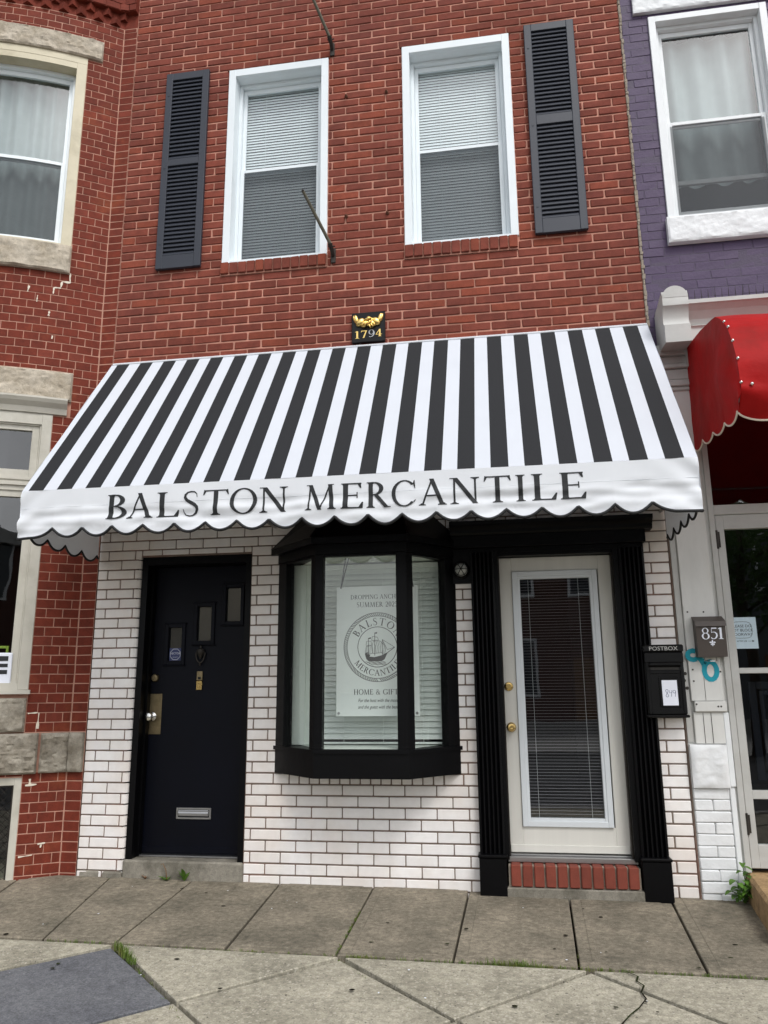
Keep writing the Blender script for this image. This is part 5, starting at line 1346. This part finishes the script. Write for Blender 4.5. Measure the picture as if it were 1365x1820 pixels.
for pts in ([(-.085, -.045), (-.078, .005), (-.04, .008), (-.035, -.045)], [(-.03, -.045), (-.036, .005), (-.028, .04), (.02, .04), (.052, .01), (.058, -.02), (.05, -.052), (.03, -.04)],
            [(-.08, .012), (-.074, .04), (-.044, .04), (-.04, .012)], [(-.04, .045), (-.034, .072), (.002, .066), (.008, .045)], [(.035, .05), (.122, -.004), (.07, -.02)]):
    pline(pts+[pts[0]], .0012, 4)
for x in (-.02, -.008, .004, .016, .028, .04): pline([(x, .036), (x+.008, .0), (x+.004, -.042)], .0011, 5)
for x in (-.072, -.062, -.05): pline([(x, .004), (x-.003, -.04)], .0011, 5)
for x, z in ((-.062, .062), (-.018, .098), (-.082, -.04)): ppoly([(x, z), (x+.018, z+.004), (x+.016, z-.006), (x, z-.007)], 6)
for k in range(4): pline([(-.09+.06*k/4+i*.012, -.103-.006*k+.003*math.sin(i*1.9+k)) for i in range(13-k)], .0011, 3)
for x in range(11): ppoly([(-.055+x*.009, -.083), (-.051+x*.009, -.083), (-.051+x*.009, -.077), (-.055+x*.009, -.077)], 2)
pm.build('print', 'print_black', po)
for a in (QX0+.03, QX1-.03):
    sgn = 1 if a < pcx else -1
    m = MB()
    for dx in (.045, .075): m.tube([(a, PY-.002, QZ1-.012), (a+sgn*dx*.75, PY+.0, 2.228)], .004, 6)
    m.build('cord', 'binding', po)
for x, z in ((QX0+.018, QZ0+.02), (QX1-.018, QZ0+.02)):
    m = MB(); m.lathe([(.009, 0), (.009, -.003), (.004, -.003)], (x, PY, z), 'y', 12); m.build('grommet', 'steel', po, fix=True)

# ================================================================ weeds and grass in the joints
def leaf(m, base, d, L, w, droop=.3, lobes=0):
    """pointed leaf blade along direction d with a folded midrib"""
    d = Vector(d).normalized(); side = d.cross(Vector((0, 0, 1)))
    if side.length < .1: side = Vector((1, 0, 0))
    side.normalize(); up = side.cross(d); b = Vector(base); n = 6; ctr = []; lf_ = []; rt_ = []
    for i in range(n+1):
        t = i/n; p = b+d*(L*t)-Vector((0, 0, droop*L*t*t)); ww = w*math.sin(PI*min(1, t*.92+.06))**.8
        if lobes: ww *= .55+.45*abs(math.sin(t*PI*lobes))
        ctr.append(p); lf_.append(p+side*ww+up*ww*.35); rt_.append(p-side*ww+up*ww*.35)
    vs = ctr+lf_+rt_; k = n+1; fs = []
    for i in range(n): fs += [(i, i+1, k+i+1, k+i), (2*k+i, 2*k+i+1, i+1, i)]
    m.add(vs, fs)
def weed(name, label, x, y, n, L, w, lobes, up=.6, group=None):
    t = thing(name, label, 'weed', (x, y, gz(x, y)), group); me_n = 0
    for i in range(n):
        a = 2*PI*i/n+random.uniform(-.4, .4); m = MB(); e = random.uniform(.5, 1)
        leaf(m, (x, y, gz(x, y)), (math.cos(a)*.7, math.sin(a)*.7-.2, up*random.uniform(.5, 1.4)), L*e, w*e, .25, lobes); m.build('leaf', 'leaf', t, smooth=True)
    return t
weed('dandelion_weed', 'tall toothed green weed against the stone door sill', -2.29, -.03, 8, .15, .016, 5, 1.3)
weed('dandelion_weed', 'flat little green weed with a dry stalk by the stone door sill', -2.42, -.035, 7, .085, .016, 3, .5)
m = MB(); m.tube([(-2.42, -.03, .02), (-2.43, -.035, .09), (-2.45, -.04, .13), (-2.465, -.045, .125)], [.003, .0025, .002, .002], 5); t = bpy.data.objects['dandelion_weed.001']; m.build('dry_stalk', 'wood_item', t)
weed('dry_weed', 'small withered brown sprig under the stone door sill', -2.585, -.02, 6, .055, .006, 0, 1.0)
for o in list(bpy.data.objects):
    if o.parent and o.parent.name == 'dry_weed': o.data.materials[0] = MATS['wood_item']
vp = thing('leafy_weed', 'bushy leafy green weed at the foot of the white pilaster', 'weed', (1.40, -.06, gz(1.4, -.06)))
for i, (dx, dy, h) in enumerate(((.0, -.02, .24), (.04, -.01, .18), (-.05, -.04, .14), (.02, -.07, .12), (-.08, -.03, .08), (.05, -.05, .15))):
    top = Vector((1.40+dx, -.06+dy, gz(1.4, 0)+h)); b = Vector((1.40, -.05, gz(1.4, 0)))
    MB().tube([b, (b+top)/2+Vector((.01, 0, .01)), top], [.004, .003, .002], 5).build('stem', 'leaf', vp)
    for k in range(7):
        f = .35+.65*k/6; p = b+(top-b)*f; a = k*2.4+i
        m = MB(); leaf(m, p, (math.cos(a), -abs(math.sin(a))*.8-.2, .35), random.uniform(.05, .08), random.uniform(.017, .024), .5, 0); m.build('leaf', 'leaf', vp, smooth=True)
gr = MB()
def tuft(x, y, n, h, sprx, spry):
    for _ in range(n):
        bx_ = x+random.gauss(0, sprx); by = y+random.gauss(0, spry); z = gz(bx_, by)-.012; hh = h*random.uniform(.4, 1.2); a = random.uniform(0, 2*PI); l = hh*random.uniform(.2, .8); w = .0016
        p = Vector((bx_, by, z)); q = p+Vector((math.cos(a)*l*.4, math.sin(a)*l*.4, hh*.7)); r = p+Vector((math.cos(a)*l, math.sin(a)*l, hh)); s_ = Vector((-math.sin(a), math.cos(a), 0))*w
        gr.add([p-s_, p+s_, q+s_*.8, q-s_*.8, r], [(0, 1, 2, 3), (3, 2, 4)])
def run(x0, y0, x1, y1, dens, h, spr=.006):
    L = math.hypot(x1-x0, y1-y0); n = int(L*dens)
    for i in range(n):
        f = random.random()
        if noise.noise(Vector((x0+(x1-x0)*f*7, y0*7, i*.001)))*.5+.5 < random.random()*.8: continue
        tuft(x0+(x1-x0)*f, y0+(y1-y0)*f, 5, h, spr, spr)
run(-2.14, -1.30, -1.92, -1.53, 260, .045, .012); run(-1.95, -1.50, -1.38, -2.15, 40, .018)
run(-2.55, -1.283, -2.2, -1.283, 120, .024); run(-2.1, -1.283, -1.0, -1.283, 50, .018); run(-1.0, -1.283, .1, -1.283, 110, .022); run(-.15, -1.283, .12, -1.283, 220, .035, .01); run(.1, -1.283, 1.4, -1.283, 120, .020)
run(-.945, -1.26, -.955, -.5, 120, .014, .004); run(.29, -1.26, .31, -1.0, 60, .012, .004); run(-.92, -1.32, -.4, -1.95, 40, .010, .004); run(-3.1, -.02, -2.8, -.02, 40, .015); run(1.15, -.04, 1.42, -.03, 60, .02)
o = gr.build('joint_grass', 'grass'); o['kind'] = 'stuff'; o['label'] = 'moss and short grass growing in the pavement joints'; o['category'] = 'grass'

# ================================================================ across the street (seen only mirrored in the glass)
def opposite(x0, x1, h, material, label):
    t = thing('opposite_rowhouse', label, 'house', ((x0+x1)/2, -22, -.13), 'rowhouses across the street'); Y = -22
    MB().box(x0, x1, Y-8, Y, -.13, h).build('wall', material, t)
    MB().box(x0-.0, x1+.0, Y-.001, Y+.35, h-.35, h+.1).build('cornice', 'grey_white', t)
    n = 2
    for fl in range(2):
        for k in range(n):
            xc = x0+(x1-x0)*(k+.5)/n; z = 1.1+fl*3.4
            if fl == 0 and k == 1:
                d = MB().box(xc-.48, xc+.48, Y+.001, Y+.06, 0, 2.3).build('door', 'wood_item', t); continue
            w = MB(); w.box(xc-.55, xc+.55, Y+.001, Y+.07, z-.1, z+1.9); ww = w.build('window', 'white_paint', t)
            MB().box(xc-.46, xc+.46, Y+.06, Y+.075, z, z+1.8).build('pane', 'opp_glass', ww)
    MB().box(x0+.2, x1-.2, Y, Y+1.0, -.13, .2).build('stoop', 'granite', t)
for x, h, mt, cn_, col in ((-16, 6.7, 'opp_cream', 'cream', (186, 178, 158)), (-.6, 6.6, 'opp_brick', 'dark brown brick', (92, 62, 54)), (5.6, 6.9, 'opp_slate', 'slate grey', (96, 100, 104))):
    mat(mt, srgb(*col), .9, .1, 8, bump=.2, bs=30); opposite(x, x+4.4, h, mt, cn_+' fronted rowhouse standing across the street')
def street_tree(x, y, h, cr, label):
    t = thing('street_tree', label, 'tree', (x, y, -.13)); rnd = random.Random(5); tips = []
    MB().tube([(x, y, -.15), (x+.05, y, h*.3), (x-.04, y+.05, h*.5), (x+.05, y, h*.8)], [.17, .13, .10, .03], 9).build('trunk', 'bark', t, smooth=True)
    m = MB()
    for i in range(11):
        a = i*2.4; z0 = h*(.36+.035*i); e = Vector((x+math.cos(a)*cr*rnd.uniform(.55, .95), y+math.sin(a)*cr*rnd.uniform(.55, .95), z0+cr*rnd.uniform(.3, .8))); b = Vector((x, y, z0))
        m.tube([b, (b+e)/2+Vector((0, 0, .12)), e], [.05, .035, .012], 6); tips += [e, (b+e)/2+Vector((0, 0, .15)), e+Vector((0, 0, .35))]
    m.build('limbs', 'bark', t, smooth=True)
    m = MB()
    for p in tips:
        for _ in range(170):
            q = p+Vector((rnd.gauss(0, .36), rnd.gauss(0, .36), rnd.gauss(0, .30))); d = Vector((rnd.uniform(-1, 1), rnd.uniform(-1, 1), rnd.uniform(-.8, .3))).normalized(); s_ = d.orthogonal().normalized()*.035
            m.add([q, q+d*.06+s_, q+d*.13, q+d*.06-s_], [(0, 1, 2, 3)])
    m.build('crown', 'foliage', t, kind='stuff')
street_tree(5.3, -12.9, 6.2, 1.7, 'leafy street tree on the far kerb mirrored in the shop door glass')
wr = MB()
for k, (y, z) in enumerate(((-8.2, 9.2), (-8.5, 8.7), (-8.9, 8.4))):
    c_ = MB(); c_.tube([(-40+80*i/40, y, z-1.2*(1-((i-20)/20)**2)+.05*k*i/20) for i in range(41)], .018, 6)
    o = c_.build('overhead_cable', 'cable'); tag(o, ('uppermost', 'middle', 'lowest')[k]+' of three black overhead cables strung along the street', 'cable', 'overhead cables over the street')
